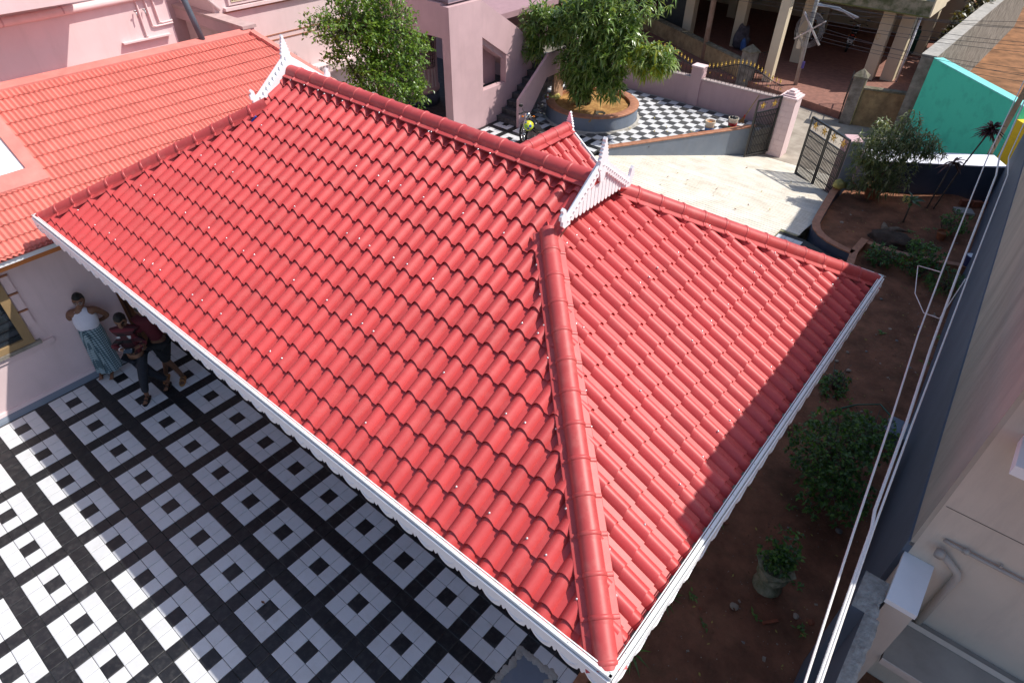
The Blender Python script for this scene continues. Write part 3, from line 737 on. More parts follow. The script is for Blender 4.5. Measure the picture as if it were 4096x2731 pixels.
for i in range(8):
    for j in range(4): vb.bb((-8.9+i*.13, 17.46, 1.9+j*.13), (-8.81+i*.13, 17.49, 1.99+j*.13))
stuff(vb.build('vent_holes', jw, ent))
# ================= planter =================
PC = (-.5, 16.5)
pln = thing('round_planter', 'big round blue-grey planter with brown coping around the mango tree', 'planter', (*PC, 0))
b = MB(); b.smooth = True; b.lathe([(1.47, -.02), (1.45, .0), (1.44, .41)], (*PC, 0), 64, False); b.build('planter_wall', bluegrey, pln).data.set_sharp_from_angle(angle=R(40))
b = MB(); b.smooth = True; b.lathe([(1.20, .25), (1.19, .45), (1.23, .465), (1.44, .465), (1.47, .445), (1.47, .41)], (*PC, 0), 64, False)
b.build('planter_coping', terra, pln).data.set_sharp_from_angle(angle=R(40))
b = MB(); b.smooth = True; b.lathe([(1.54, -.005), (1.54, .015), (1.46, .02)], (*PC, 0), 64, False); b.build('planter_foot', concl, pln)
psoil = mat('sandy_planter_soil', (.46, .27, .10), rough=.95, spec=.1, c2=(.24, .12, .045), scale=4.5, bump=.7, bscale=30)
from mathutils import noise
b = MB(); b.smooth = True; vs = []; fs = []; N = 40
for j in range(14):
    for i in range(N):
        r_ = 1.205*j/13; q = 2*math.pi*i/N; x, y = PC[0]+r_*math.cos(q), PC[1]+r_*math.sin(q)
        vs.append((x, y, .36+noise.noise(Vector((x*2.5, y*2.5, 1)))*.05+noise.noise(Vector((x*9, y*9, 1)))*.02+.06*math.exp(-((x+.66)**2+(y-16.26)**2)*6)))
for j in range(13):
    for i in range(N): fs.append((j*N+i, (j+1)*N+i, (j+1)*N+(i+1) % N, j*N+(i+1) % N))
b.add(vs, fs); b.build('planter_soil', psoil, pln)
# bits on the planter
straw = mat('dry_straw', (.30, .19, .09), rough=.9)
t = thing('straw_bundle', 'dry straw whisk hanging over the planter rim', 'straw', (.36, 15.28, .47)); b = MB()
for k in range(16):
    b.tube([(.33+rx(.03), 15.42+rx(.02), .62+rx(.05)), (.37+rx(.01), 15.24, .50+rx(.01)), (.39+rx(.02), 15.02+rx(.02), .44-abs(rx(.04)))], .005, 4)
b.build('straws', straw, t)
b = MB(); b.smooth = True; b.lathe([(.10, .30), (.16, .40), (.175, .40), (.16, .37), (.13, .34), (0, .33)], (.22, 15.85, .02), 20); tag(b.build('sunken_pot', mat('dark_clay', (.05, .045, .03), rough=.8)), 'dark round pot sunk in the planter soil', 'pot')
b = MB(); b.smooth = True; b.lathe([(.035, 0), (.038, .02), (.038, .10), (.03, .13), (.014, .155), (.014, .18), (.017, .18), (.017, .20), (0, .2)], (-1.62, 15.62, .47), 12)
bt = thing('soft_drink_bottle', 'small plastic bottle with red label on the planter rim', 'bottle', (-1.62, 15.62, .47)); b.build('bottle_body', mat('clear_plastic', (.65, .62, .58), rough=.15), bt)
MB().lathe([(.0395, .05), (.0395, .10)], (-1.62, 15.62, .47), 12).build('bottle_label', mat('red_label', (.45, .03, .03), rough=.4), bt)
MB().lathe([(.018, .18), (.018, .203), (0, .203)], (-1.62, 15.62, .47), 12).build('bottle_cap', MATS['red_label'], bt)
def crumpled(name, c, r, m, label, cat, seed=1, hole=False):
    random.seed(seed); b = MB(); b.smooth = True; b.sphere((0, 0, 0), 1, 18, 12)
    vs = []
    for v in b.v:
        n_ = noise.noise(v*1.7+Vector((seed, 0, 0)))*.35+noise.noise(v*4+Vector((0, seed, 0)))*.18
        k = 1+n_; vs.append(Vector((c[0]+v.x*r[0]*k, c[1]+v.y*r[1]*k, c[2]+max(-.6, v.z)*r[2]*k)))
    b.v = vs
    return tag(b.build(name, m), label, cat)
crumpled('yellow_sack', (-1.70, 16.0, .44), (.22, .28, .10), mat('yellow_sack_cloth', (.55, .47, .13), rough=.7, var=.2), 'crumpled yellow plastic sack on the planter rim beside the stairs', 'sack', 4)
# ================= ramp wall =================
rw = thing('ramp_wall', 'low blue-grey ramp wall with orange-brown coping between driveway and patio', 'wall', (2.7, 16.4, 0))
A_, B_ = Vector((1.44, 14.31, 0)), Vector((4.05, 18.78, 0)); dd = (B_-A_).normalized(); nn_ = Vector((-dd.y, dd.x, 0))
n = 14; P = []; F = []
for i in range(n+1):
    p = A_.lerp(B_, i/n); 
    for o, z in ((0, zr(p.y)-.03), (0, .115), (.14, .115), (.14, -.02)): q = p+nn_*o; P.append((q.x, q.y, z))
for i in range(n):
    for k in range(3): F.append((i*4+k, (i+1)*4+k, (i+1)*4+k+1, i*4+k+1))
F.append((0, 1, 2, 3)); F.append((n*4+3, n*4+2, n*4+1, n*4))
MB().add(P, F).build('wall_body', bluegrey, rw, fix=True)
c_ = MB(); c_.prism([(-.02, .116), (.16, .116), (.16, .145), (.14, .155), (0, .155), (-.02, .145)], A_-dd*.02, nn_, (0, 0, 1), dd, (B_-A_).length+.04); c_.build('coping', terra, rw, fix=True)
# ================= compound wall with iron grille =================
cw = thing('patio_wall', 'mauve pink patio wall topped by a wavy black iron grille with gold tips', 'wall', (1, 19.6, 0))
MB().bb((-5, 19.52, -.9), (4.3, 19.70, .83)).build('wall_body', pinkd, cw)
MB().bb((-5, 19.50, .832), (4.3, 19.73, .865)).build('wall_top', mat('chipped_white', (.62, .52, .50), rough=.9, c2=(.40, .30, .28), scale=18), cw)
for (px, w_) in ((1.5, .19), (-2.2, .19)):
    MB().bb((px-w_, 19.46, .0), (px+w_, 19.78, 1.19)).build('pier', pinkd, cw)
    MB().bb((px-w_-.02, 19.44, 1.192), (px+w_+.02, 19.80, 1.235)).build('pier_cap', pink, cw)
def spear(b, x, y, z):
    b.lathe([(.0, 0), (.022, .01), (.010, .03), (.034, .055), (.012, .085), (.018, .10), (0, .145)], (x, y, z), 6)
def grille(x0, x1, amp, y=19.6, zb=.865, cyc=1):
    n = int((x1-x0)/.125); rail = []
    for i in range(n+1):
        t = i/n; x = lerp(x0, x1, t); zt = zb+.33+amp*(.5-.5*math.cos(2*math.pi*t*cyc)); rail.append((x, y, zt))
        if 0 < i < n:
            MB().bar((x, y, zb), (x, y, zt+.05), .012, .012, (0, 1, 0)).build('bar', blackm, cw)
            s_ = MB(); spear(s_, x, y, zt+.03); s_.build('gold_tip', gold, cw)
        if i < n:
            sc = MB(); cx = x+.062
            for zz in (zb+.10, zt-.08):
                pts = [(cx+.042*(1-k/14)*math.cos(k*.75), y, zz+.055*(1-k/14)*math.sin(k*.75)) for k in range(12)]; sc.tube(pts, .005, 4)
            sc.build('scroll', blackm, cw)
            if i % 3 == 1: MB().sphere((cx, y-.005, zb+.22), (.022, .01, .026), 8, 5).build('gold_boss', gold, cw)
    MB().tube(rail, .012, 6).build('top_rail', blackm, cw)
    MB().bar((x0, y, zb+.03), (x1, y, zb+.03), .012).build('bottom_rail', blackm, cw)
grille(1.69, 4.28, .33); grille(-.9, 1.31, .30); 
# gate pillar with coursed blocks
gp = thing('gate_pillar', 'pink gate pillar with scored block joints and stepped cap beside the black gate', 'pillar', (4.6, 19.65, -.86))
MB().bb((4.37, 19.38, -.95), (4.82, 19.92, .93)).build('pillar_core', pinkd, gp)
zz = -.86; k = 0
while zz < .9:
    h = .178
    for (u0, u1) in (((0, .30), (.30, .54)) if k % 2 else ((0, .17), (.17, .42), (.42, .54))):
        MB().bb((4.822, 19.38+u0+.003, zz+.003), (4.830, 19.38+u1-.003, zz+h-.003)).build('block', pink, gp)
    for (u0, u1) in (((0, .26), (.26, .45)) if k % 2 else ((0, .14), (.14, .45))):
        MB().bb((4.37+u0+.003, 19.372, zz+.003), (4.37+u1-.003, 19.378, zz+h-.003)).build('block', pink, gp)
    zz += h; k += 1
for i, (e, z0, z1) in enumerate(((.05, .932, .985), (-.02, .987, 1.03), (-.09, 1.032, 1.10), (-.15, 1.102, 1.15))):
    MB().bb((4.37-e, 19.38-e, z0), (4.82+e, 19.92+e, z1)).build('pillar_cap', pink, gp)
# gates
def flower(b, c, ax, r=.07):
    c = Vector(c)
    for k in range(5):
        q = 2*math.pi*k/5+.3; d = ax*math.cos(q)+Vector((0, 0, 1))*math.sin(q); s_ = ax*(-math.sin(q))+Vector((0, 0, 1))*math.cos(q); o = ax.cross(Vector((0, 0, 1)))
        b.add([c, c+d*r*.55+s_*r*.28+o*.012, c+d*r, c+d*r*.55-s_*r*.28+o*.012, c-o*.004], [(0, 1, 2), (0, 2, 3), (4, 2, 1), (4, 3, 2)])
    b.sphere(c, r*.22, 6, 4)
def gate_leaf(name, label, p0, p1, z0, z1, nb, halves=1, rails=4):
    """flat iron leaf between plan points p0 and p1"""
    p0 = Vector((*p0, 0)); p1 = Vector((*p1, 0)); t = thing(name, label, 'gate', (p0.x, p0.y, z0), 'driveway gate leaves'); ax = (p1-p0).normalized()
    def Q(u, z): return p0.lerp(p1, u)+Vector((0, 0, z))
    H = z1-z0; zf = z1-.36
    def za(u): return 0
    MB().bar(Q(0, z0), Q(0, z1), .05).build('stile', blackm, t); MB().bar(Q(1, z0), Q(1, z1), .05).build('stile', blackm, t)
    if halves == 2: MB().bar(Q(.5, z0), Q(.5, z1), .07).build('middle_stile', blackm, t)
    MB().bar(Q(0, z0+.03), Q(1, z0+.03), .05).build('bottom_rail', blackm, t); MB().bar(Q(0, z1), Q(1, z1), .05).build('top_rail', blackm, t)
    MB().bar(Q(0, zf), Q(1, zf), .035).build('cross_rail', blackm, t)
    for k in range(1, rails+1): MB().bar(Q(0, lerp(z0, zf, k/(rails+.5))), Q(1, lerp(z0, zf, k/(rails+.5))), .022).build('cross_rail', blackm, t)
    for i in range(1, nb):
        MB().bar(Q(i/nb, z0+.03), Q(i/nb, zf-(.0)), .022).build('bar', blackm, t)
    nf = 2*halves
    for i in range(nf):
        u = (i+.5)/nf; fb = MB(); flower(fb, Q(u, zf+.19)+ax.cross(Vector((0, 0, 1)))*-.01, ax, .12); fb.build('gold_flower', gold, t)
        s_ = MB()
        for sg in (-1, 1):
            for (cz, f_) in ((zf+.10, 1), (zf+.27, -1)):
                pts = [Q(u, 0)+ax*sg*(.10+.05*math.cos(k*.5))+Vector((0, 0, cz+f_*.06*math.sin(k*.5))) for k in range(9)]; s_.tube(pts, .006, 4)
        s_.build('scroll', blackm, t)
    MB().box(Q(.1, zf-.14), (.09, .05, .02), math.atan2(ax.y, ax.x)).build('latch', blackm, t)
    return t
gate_leaf('gate_leaf', 'open black iron gate leaf of two panels with gold flowers, beside the green shrub', (5.72, 18.25), (7.06, 17.22), -.70, .99, 30, 2)
gate_leaf('gate_leaf', 'folded narrow black iron gate leaf with gold flowers, leaning by the pink gate pillar', (4.05, 18.42), (4.42, 19.28), -.72, 1.0, 14, 1)
# buckets and broom on the patio
def bucket(c, label, body, band, lid):
    t = thing('paint_bucket', label, 'bucket', c, 'buckets on the patio'); c = Vector(c)
    b = MB(); b.smooth = True; b.lathe([(.115, 0), (.12, .01), (.145, .30), (.155, .30), (.155, .335), (.142, .335), (.14, .30), (.13, .25), (0, .25)], c, 24)
    b.build('bucket_body', body, t).data.set_sharp_from_angle(angle=R(35))
    for z0, z1, m in band: MB().lathe([(.1225+.0866*z0, z0), (.1225+.0866*z1, z1)], c, 24).build('label_band', m, t)
    b = MB(); b.tube([c+Vector((.16*math.cos(q), .16*math.sin(q)*.2-.13, .28-.14*math.sin(q))) for q in [math.pi*k/10 for k in range(11)]], .004, 5); b.build('handle', steel, t)
    if lid: 
        bb = MB(); bb.smooth = True; random.seed(8)
        for k in range(12): bb.sphere(c+Vector((rx(.08), rx(.08), .31+rx(.03))), (.06, .05, .045), 8, 6)
        bb.build('crumpled_bag', black, t)
    else: MB().lathe([(.135, .27), (0, .275)], c, 20).build('paint_surface', mat('orange_paint', (.5, .2, .05), rough=.4), t)
bw = mat('cream_plastic', (.66, .58, .46), rough=.45, var=.1)
bucket((2.99, 17.75, 0), 'open cream paint bucket with blue label, orange inside, by the ramp wall', bw, ((.04, .15, mat('blue_label', (.08, .16, .35), rough=.4)), (.15, .19, mat('tan_label', (.5, .33, .2)))), False)
bucket((3.42, 18.46, 0), 'cream bucket with red and green label stuffed with a black bag', bw, ((.04, .10, mat('green_label', (.10, .30, .12), rough=.4)), (.10, .20, MATS['red_label'])), True)
t = thing('broom', 'straw broom with yellow handle leaning on the patio wall near the gate', 'broom', (3.47, 19.12, 0))
MB().tube([(3.50, 19.14, .2), (3.66, 19.49, .80)], .012, 6).build('handle', mat('yellow_cane', (.42, .30, .08), rough=.6, c2=(.2, .12, .03), scale=30), t)
b = MB()
for k in range(26): q = rx(1); b.tube([(3.50+q*.015, 19.14, .22), (3.455+q*.09, 19.05+rx(.04), .012)], .006, 4)
b.build('bristles', mat('broom_straw', (.33, .17, .06), rough=.9), t); MB().lathe([(.03, -.05), (.022, .06), (0, .06)], (3.497, 19.13, .19), 8).build('binding', MATS['red_label'], t)
# ================= curved kerb and garden edging =================
def kerb(name, pts, wd, z0, z1, label, body, cat='kerb', cop=.03):
    t = thing(name, label, cat, (pts[0][0], pts[0][1], 0)); pts = [Vector((*p, 0)) for p in pts]; L = []
    for i, p in enumerate(pts):
        d = (pts[min(i+1, len(pts)-1)]-pts[max(i-1, 0)]).normalized(); L.append((p, Vector((-d.y, d.x, 0))))
    def sweep(o0, o1, za, zb, nm, m):
        P = []; F = []
        for p, n in L:
            for o, z in ((o0, za), (o0, zb), (o1, zb), (o1, za)): q = p+n*o; P.append((q.x, q.y, z))
        m_ = len(L)
        for i in range(m_-1):
            for k in range(4): F.append((i*4+k, (i+1)*4+k, (i+1)*4+(k+1) % 4, i*4+(k+1) % 4))
        F += [(3, 2, 1, 0), tuple((m_-1)*4+k for k in range(4))]
        return MB().add(P, F).build(nm, m, t, fix=True)
    sweep(-wd/2, wd/2, z0, z1, 'kerb_body', body); sweep(-wd/2-.012, wd/2+.012, z1+.001, z1+cop, 'coping', terra)
arc = [(7.32, 16.55), (7.34, 15.9), (7.44, 15.0), (7.50, 14.45), (7.55, 14.1), (7.66, 13.82), (7.84, 13.6), (8.1, 13.43), (8.4, 13.33), (8.66, 13.29)]
kerb('curved_kerb', arc, .15, -.8, .10, 'curved dark kerb with brown coping between driveway and garden bed', navy)
kerb('bed_kerb', [(8.75, 12.75), (8.66, 13.35), (8.68, 14.05)], .13, -.3, .10, 'short brown kerb running towards the garden from the roof corner', terra)
kerb('bed_divider', [(8.76, 14.0), (9.4, 13.98), (10.0, 14.15), (10.9, 14.45)], .12, -.3, .07, 'low brown kerb across the garden bed behind the shrubs', terra)
# navy wall with wide pale top at the end of the garden and the lilac gate post
nw = thing('end_wall', 'dark blue garden end wall with a broad white top behind the shrub', 'wall', (8.9, 17.8, -.1))
fa, fb = Vector((7.75, 17.02, 0)), Vector((10.5, 18.90, 0)); d_ = (fb-fa).normalized(); n_ = Vector((-d_.y, d_.x, 0))
MB().prism([(0, -.9), (.70, -.9), (.70, .70), (0, .70)], fa, n_, (0, 0, 1), d_, (fb-fa).length).build('wall_body', navy, nw, fix=True)
MB().prism([(-.015, .702), (.72, .702), (.72, .73), (-.015, .73)], fa-d_*.01, n_, (0, 0, 1), d_, (fb-fa).length+.02).build('wall_top', mat('lilac_white_paint', (.72, .72, .80), rough=.7, var=.04), nw, fix=True)
lg = thing('gate_post', 'lilac and dark blue gate post behind the two-panel gate leaf', 'post', (7.3, 17.1, -.7))
MB().prism([(0, 0), (.34, 0), (.34, .5), (0, .5)], (7.08, 17.20, -.9), d_, n_, (0, 0, 1), 1.88).build('post_body', pinkd, lg, fix=True)
MB().prism([(.0, -.012), (.345, -.012), (.345, .0), (.0, .0)], (7.10, 17.20, -.9), d_, n_, (0, 0, 1), 1.86).build('post_face', bluegrey, lg, fix=True)
# ================= neighbours across the street =================
random.seed(13)
redpave = mat('red_pavers', (.30, .14, .105), rough=.85, c2=(.19, .09, .07), scale=5, bump=.4, bscale=25)
struct(MB().prism([(-9, 26.0), (.9, 25.1), (5.2, 24.0), (7.2, 24.4), (7.2, 40), (-9, 40)], (0, 0, -1.0), (1, 0, 0), (0, 1, 0), (0, 0, 1), .39).build('neighbour_forecourt', redpave, fix=True))
nh = thing('stilt_house', 'cream stilt house with square columns over a shaded red-paved parking floor', 'house', (0, 30, -.6))
def column(x, y, w_, z0=-.62, z1=2.3, rz=.0, m=cream): MB().box((x, y, (z0+z1)/2), (w_, w_, z1-z0), rz).build('column', m, nh)
column(4.72, 28.62, .42, z1=1.85); column(5.36, 28.95, .46, z1=1.95); column(1.80, 25.55, .34, z1=2.6); column(-3.5, 28.9, .42, z1=2.6); column(1.72, 28.8, .42, z1=2.3); column(-1.2, 29.2, .42, z1=2.6); column(5.4, 33.5, .42, z1=2.2); column(.9, 34, .42, z1=2.3); column(-3.6, 34, .42, z1=2.4)
MB().bb((-9, 28.4, 1.86), (6.0, 37, 2.6)).build('floor_slab', cream, nh)
MB().bb((-9, 25.3, 2.62), (2.3, 28.39, 3.1)).build('front_balcony', cream, nh)
stain = mat('stained_slab_edge', (.33, .29, .20), rough=.9, c2=(.10, .11, .05), scale=4, thr=(.35, .6))
MB().bb((2.2, 27.6, 2.02), (6.15, 28.39, 2.5)).build('slab_edge', stain, nh)
MB().bb((2.2, 27.58, 1.98), (6.17, 28.42, 2.018)).build('slab_drip', mat('moss_edge', (.16, .16, .05), rough=.9), nh)
MB().bb((6.155, 27.6, 2.0), (6.2, 30, 3.0)).build('slab_side', cream, nh)
MB().bb((-9, 36.5, -.62), (6.3, 36.8, 1.86)).build('back_wall', cream, nh)
MB().bb((-9, 28.4, -.62), (-8.8, 36.5, 1.86)).build('side_wall', cream, nh)
pw = MB(); pw.smooth = True; pw.tube([(5.72, 28.86, -.6), (5.72, 28.86, 2.0)], .045, 8); pw.build('drain_pipe', white, nh)
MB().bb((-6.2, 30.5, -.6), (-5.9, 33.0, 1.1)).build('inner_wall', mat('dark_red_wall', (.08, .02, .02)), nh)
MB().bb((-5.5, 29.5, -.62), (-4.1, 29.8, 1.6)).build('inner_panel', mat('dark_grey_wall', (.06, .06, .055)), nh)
hk = MB(); hk.tube([(4.60+.07*math.cos(q), 28.40, .95+.10*math.sin(q)) for q in [2*math.pi*k/12 for k in range(12)]], .008, 5); hk.build('hook_ring', gold, nh)
# old compound walls
def oldwall(name, pts, th, z0, z1, label, m=conc, cap=True):
    t = thing(name, label, 'wall', (pts[0][0], pts[0][1], z0))
    a, b_ = Vector((*pts[0], 0)), Vector((*pts[1], 0)); d = (b_-a).normalized(); n = Vector((-d.y, d.x, 0))
    MB().prism([(0, z0), (th, z0), (th, z1), (0, z1)], a, n, (0, 0, 1), d, (b_-a).length).build('wall_body', m, t, fix=True)
    if cap: MB().prism([(-.05, z1+.002), (th+.05, z1+.002), (th+.05, z1+.06), (th*.5, z1+.10), (-.05, z1+.06)], a, n, (0, 0, 1), d, (b_-a).length).build('wall_cap', mat('mossy_cap', (.24, .21, .16), rough=.95, c2=(.09, .085, .05), scale=6, bump=.4), t, fix=True)
    return t
stuc = mat('stained_stucco', (.42, .29, .15), rough=.95, c2=(.20, .13, .07), scale=2.6, bump=.3, bscale=30)
oldwall('old_wall', ((-7, 29.6), (.95, 24.98)), .18, -.9, .02, 'stained ochre compound wall with mossy cap left of the neighbour gate', stuc)
oldwall('old_wall', ((5.45, 23.72), (7.35, 24.25)), .18, -.9, .36, 'stained brown compound wall right of the neighbour gate, behind the shrub', stuc)
def oldpillar(x, y, w_, z0, z1, label, rz):
    t = thing('old_pillar', label, 'pillar', (x, y, z0)); 
    MB().box((x, y, (z0+z1)/2), (w_, w_, z1-z0), rz).build('shaft', conc, t)
    A = Matrix.Rotation(rz, 3, 'Z'); s_ = w_/2+.03; c = Vector((x, y, 0))
    P = [c+A @ Vector((a*s_, b_*s_, z1+.002)) for a, b_ in ((-1, -1), (1, -1), (1, 1), (-1, 1))]+[c+A @ Vector((a*s_, b_*s_, z1+.05)) for a, b_ in ((-1, -1), (1, -1), (1, 1), (-1, 1))]+[c+Vector((0, 0, z1+.28))]
    MB().add(P, [(3, 2, 1, 0)]+[(i, (i+1) % 4, 4+(i+1) % 4, 4+i) for i in range(4)]+[(4+i, 4+(i+1) % 4, 8) for i in range(4)]).build('pyramid_cap', MATS['mossy_cap'], t)
    return t
oldpillar(1.05, 25.1, .44, -.9, .42, 'mossy concrete gate pillar with pointed cap behind the iron grille', -.45)
p2 = oldpillar(5.45, 23.85, .40, -.9, .70, 'grey concrete gate pillar with pointed cap and yellow edge, right of the neighbour gate', .1)
MB().box((5.652, 23.72, -.1), (.012, .12, 1.5), .1).build('yellow_edge', mat('dirty_yellow', (.55, .45, .12), rough=.8, c2=(.3, .25, .08)), p2)
oldpillar(7.25, 24.35, .34, -.9, .42, 'small concrete pillar at the end of the brown wall next to the turquoise wall', .1)
def bar_gate(p0, p1, z0, z1, nb, label):
    t = thing('old_gate_leaf', label, 'gate', (p0[0], p0[1], z0)); a, b_ = Vector((*p0, 0)), Vector((*p1, 0))
    for i in range(nb+1):
        q = a.lerp(b_, i/nb); MB().bar(q+Vector((0, 0, z0)), q+Vector((0, 0, z1)), .035 if i in (0, nb) else .014).build('bar', blackm, t)
    for z in (z0+.02, (z0+z1)/2, z1): MB().bar(a+Vector((0, 0, z)), b_+Vector((0, 0, z)), .03).build('rail', blackm, t)
bar_gate((1.35, 25.2), (1.75, 26.1), -.8, .40, 7, 'black barred gate leaf swung open behind the mossy pillar')
bar_gate((5.18, 23.9), (4.95, 24.9), -.8, .55, 8, 'black barred gate leaf swung open beside the grey concrete pillar')
# turquoise and yellow street wall, long grey wall behind
turq = mat('turquoise_paint', (.085, .64, .45), rough=.8, spec=.2, c2=(.065, .48, .34), scale=2.5, bump=.35, bscale=9, thr=(.25, .5))
tl = mat('turquoise_sunlit_top', (.20, .62, .58), rough=.8, var=.08)  # paler than the face: sunlight on the top edge put into the colour
tw_ = thing('turquoise_wall', 'cracked turquoise wall standing across the street behind the shrub', 'wall', (9, 22, -.9))
def slantwall(p0, p1, z0, zt0, zt1, th, nm, m, par, top=None):
    a, b_ = Vector((*p0, 0)), Vector((*p1, 0)); d = (b_-a); L = d.length; d.normalize(); n = Vector((-d.y, d.x, 0))
    MB().prism([(0, z0), (L, z0), (L, zt1), (0, zt0)], a, d, (0, 0, 1), n, th).build(nm, m, par, fix=True)
    if top: MB().prism([(0, zt0+.002), (L, zt1+.002), (L, zt1+.03), (0, zt0+.03)], a-n*.015, d, (0, 0, 1), n, th+.03).build(nm+'_top', top, par, fix=True)
slantwall((7.35, 23.55), (10.16, 20.66), -1, 1.72, 1.68, .28, 'wall_face', turq, tw_, tl)
yw = thing('yellow_wall', 'bright yellow wall piece at the right end of the turquoise wall', 'wall', (11.2, 19.6, -.9))
slantwall((10.165, 20.655), (12.6, 18.15), -1, 1.36, 1.3, .28, 'wall_face', mat('yellow_paint', (.72, .50, .02), rough=.75, var=.06), yw)
gw = thing('long_grey_wall', 'long weathered grey wall running back from the turquoise wall', 'wall', (7.6, 30, -.9))
slantwall((7.38, 23.75), (7.75, 44), -1, 1.72, 1.75, .42, 'wall_face', conc, gw, concl)
# ================= tall neighbour building on the right =================
random.seed(17)
rb = thing('beige_building', 'tall beige building with a blue-grey painted base along the garden', 'building', (12, 10, -.2))
pa, pe = Vector((11.26, 4.43, 0)), Vector((10.30, 22.3, 0))
streak = mat('streaky_beige_plaster', (.52, .46, .39), rough=.9, spec=.15, c2=(.34, .31, .27), scale=1.6, bump=.4, bscale=14, thr=(.3, .7), stretch=(1, 1, .25), dust=((.30, .26, .22), .5, 3, (1, 1, .2)))
dv = (pe-pa).normalized(); nv = Vector((dv.y, -dv.x, 0))
def quadwall(z0, z1, off, th, nm, m, a=pa, L=None):
    L = (pe-pa).length if L is None else L
    return MB().prism([(0, z0), (L, z0), (L, z1), (0, z1)], a-nv*off, dv, (0, 0, 1), nv, th).build(nm, m, rb, fix=True)
quadwall(2.05, 6.2, 0, .25, 'side_wall', streak, L=14.5)
L = 14.52
MB().prism([(0, -.3), (L, -.3), (L, 2.42), (0, 2.10)], pa-nv*.02, dv, (0, 0, 1), nv, .3).build('painted_base', mat('slate_blue_paint', (.115, .14, .185), rough=.65, spec=.3, var=.10, scale=1.2), rb, fix=True)
MB().bb((11.30, 4.43, -.3), (15, 4.65, 6.2)).build('front_wall', beige, rb)
MB().bb((11.20, 4.35, 6.202), (15, 18.7, 6.25)).build('roof_slab', beige, rb)
MB().bb((11.28, 3.75, 4.45), (15, 4.425, 6.2)).build('shadow_box', beige, rb)  # unseen box, added to extend the building's shadow on the carport roof
MB().bb((11.44, 4.02, 3.70), (13, 4.427, 3.80)).build('upper_sunshade', white, rb)
MB().bb((11.27, 3.78, 1.88), (11.54, 4.427, 1.94)).build('sunshade', white, rb)
MB().bb((11.29, 3.80, -.3), (11.53, 4.425, 1.878)).build('buttress', beige, rb)
MB().bb((11.545, 3.78, 1.02), (15, 4.427, 1.10)).build('lower_sunshade', mat('weathered_slab', (.36, .335, .30), rough=.9, c2=(.26, .24, .215), scale=2), rb)
MB().bb((11.545, 3.765, 1.015), (15, 3.779, 1.105)).build('sunshade_edge', mat('pale_edge', (.60, .54, .48), rough=.8), rb)
MB().prism([(0, 0), (3.4, 0), (3.4, .05), (0, .05)], (11.545, 4.30, 1.102), (1, 0, 0), (0, 1, .35), (0, -.3, 1), .01).build('slab_fillet', beige, rb, fix=True)
MB().bb((11.32, 4.4255, 2.727), (15, 4.4295, 2.733)).build('crack_line', mat('dark_crack', (.16, .13, .11)), rb)
pm = mat('beige_pipe', (.42, .385, .35), rough=.5, var=.05)
b = MB(); b.smooth = True; b.tube([(11.49, 4.36, 2.24), (11.60, 4.38, 2.14), (11.70, 4.385, 2.06), (11.72, 4.385, 2.0), (11.72, 4.385, 1.10)], .036, 12); b.build('drain_pipe', pm, rb)
b = MB(); b.smooth = True; b.tube([(11.485, 4.30, 2.225), (11.49, 4.37, 2.245)], .044, 14); b.build('drain_cap', pm, rb)
b = MB(); b.smooth = True; b.tube([(11.46, 4.41, 2.35), (11.52, 4.39, 2.36), (15, 4.39, 2.36)], .018, 8); b.build('water_pipe', pm, rb)
b = MB(); b.smooth = True; b.tube([(11.64, 4.36, 2.40), (11.64, 4.39, 2.36)], .026, 10); b.tube([(11.615, 4.39, 2.36), (11.665, 4.39, 2.36)], .025, 10); b.build('pipe_tee', pm, rb)
MB().bb((11.9, 4.385, 2.385), (11.92, 4.42, 2.41)).build('pipe_clip', pm, rb)
struct(MB().bb((11.29, -6, -.4), (16, 4.42, -.22)).build('neighbour_side_yard', soilm))
# broken-topped wall and pillar close to the camera
bw_ = thing('broken_wall', 'slate blue wall with a rough broken concrete top and end pillar at the lower right', 'wall', (11.2, 3.5, -.2))
sb = MATS['slate_blue_paint']
MB().bb((11.05, 3.56, -.3), (11.255, 4.0, 1.88)).build('pillar', sb, bw_); MB().bb((11.17, -4, -.3), (11.285, 3.555, 1.88)).build('wall_body', sb, bw_)
def rough_top(x0, x1, y0, y1, z, nm):
    b = MB(); nx = max(3, int((x1-x0)/.03)); ny = max(4, int((y1-y0)/.035)); vs = []; fs = []
    for j in range(ny+1):
        for i in range(nx+1):
            x, y = lerp(x0, x1, i/nx), lerp(y0, y1, j/ny); e = i in (0, nx) or j in (0, ny)
            if i == nx: x += noise.noise(Vector((y*9, 1, z)))*.03+noise.noise(Vector((y*30, 1, z)))*.012
            vs.append((x, y, z+(0 if e else .012+noise.noise(Vector((x*22, y*22, 0)))*.012)))
    for j in range(ny):
        for i in range(nx): a = j*(nx+1)+i; fs.append((a, a+1, a+nx+2, a+nx+1))
    k = len(vs); 
    b.add(vs, fs); return b.build(nm, mat('broken_concrete', (.40, .39, .37), rough=.95, c2=(.24, .23, .21), scale=14, bump=.8, bscale=45), bw_)
rough_top(11.045, 11.262, 3.55, 4.005, 1.882, 'pillar_top'); rough_top(11.165, 11.30, -4, 3.55, 1.882, 'wall_rubble_top')
blk = thing('blue_block', 'small slate blue box with a tap against the base of the beige building', 'box', (10.9, 8.3, -.1))
MB().box((10.86, 8.35, .02), (.34, .40, .28), -.05).build('box_body', bluegrey, blk)
b = MB(); b.smooth = True; b.tube([(10.92, 8.38, .16), (10.92, 8.38, .24), (10.92, 8.28, .26), (10.92, 8.24, .22)], .014, 6); b.build('tap', steel, blk)
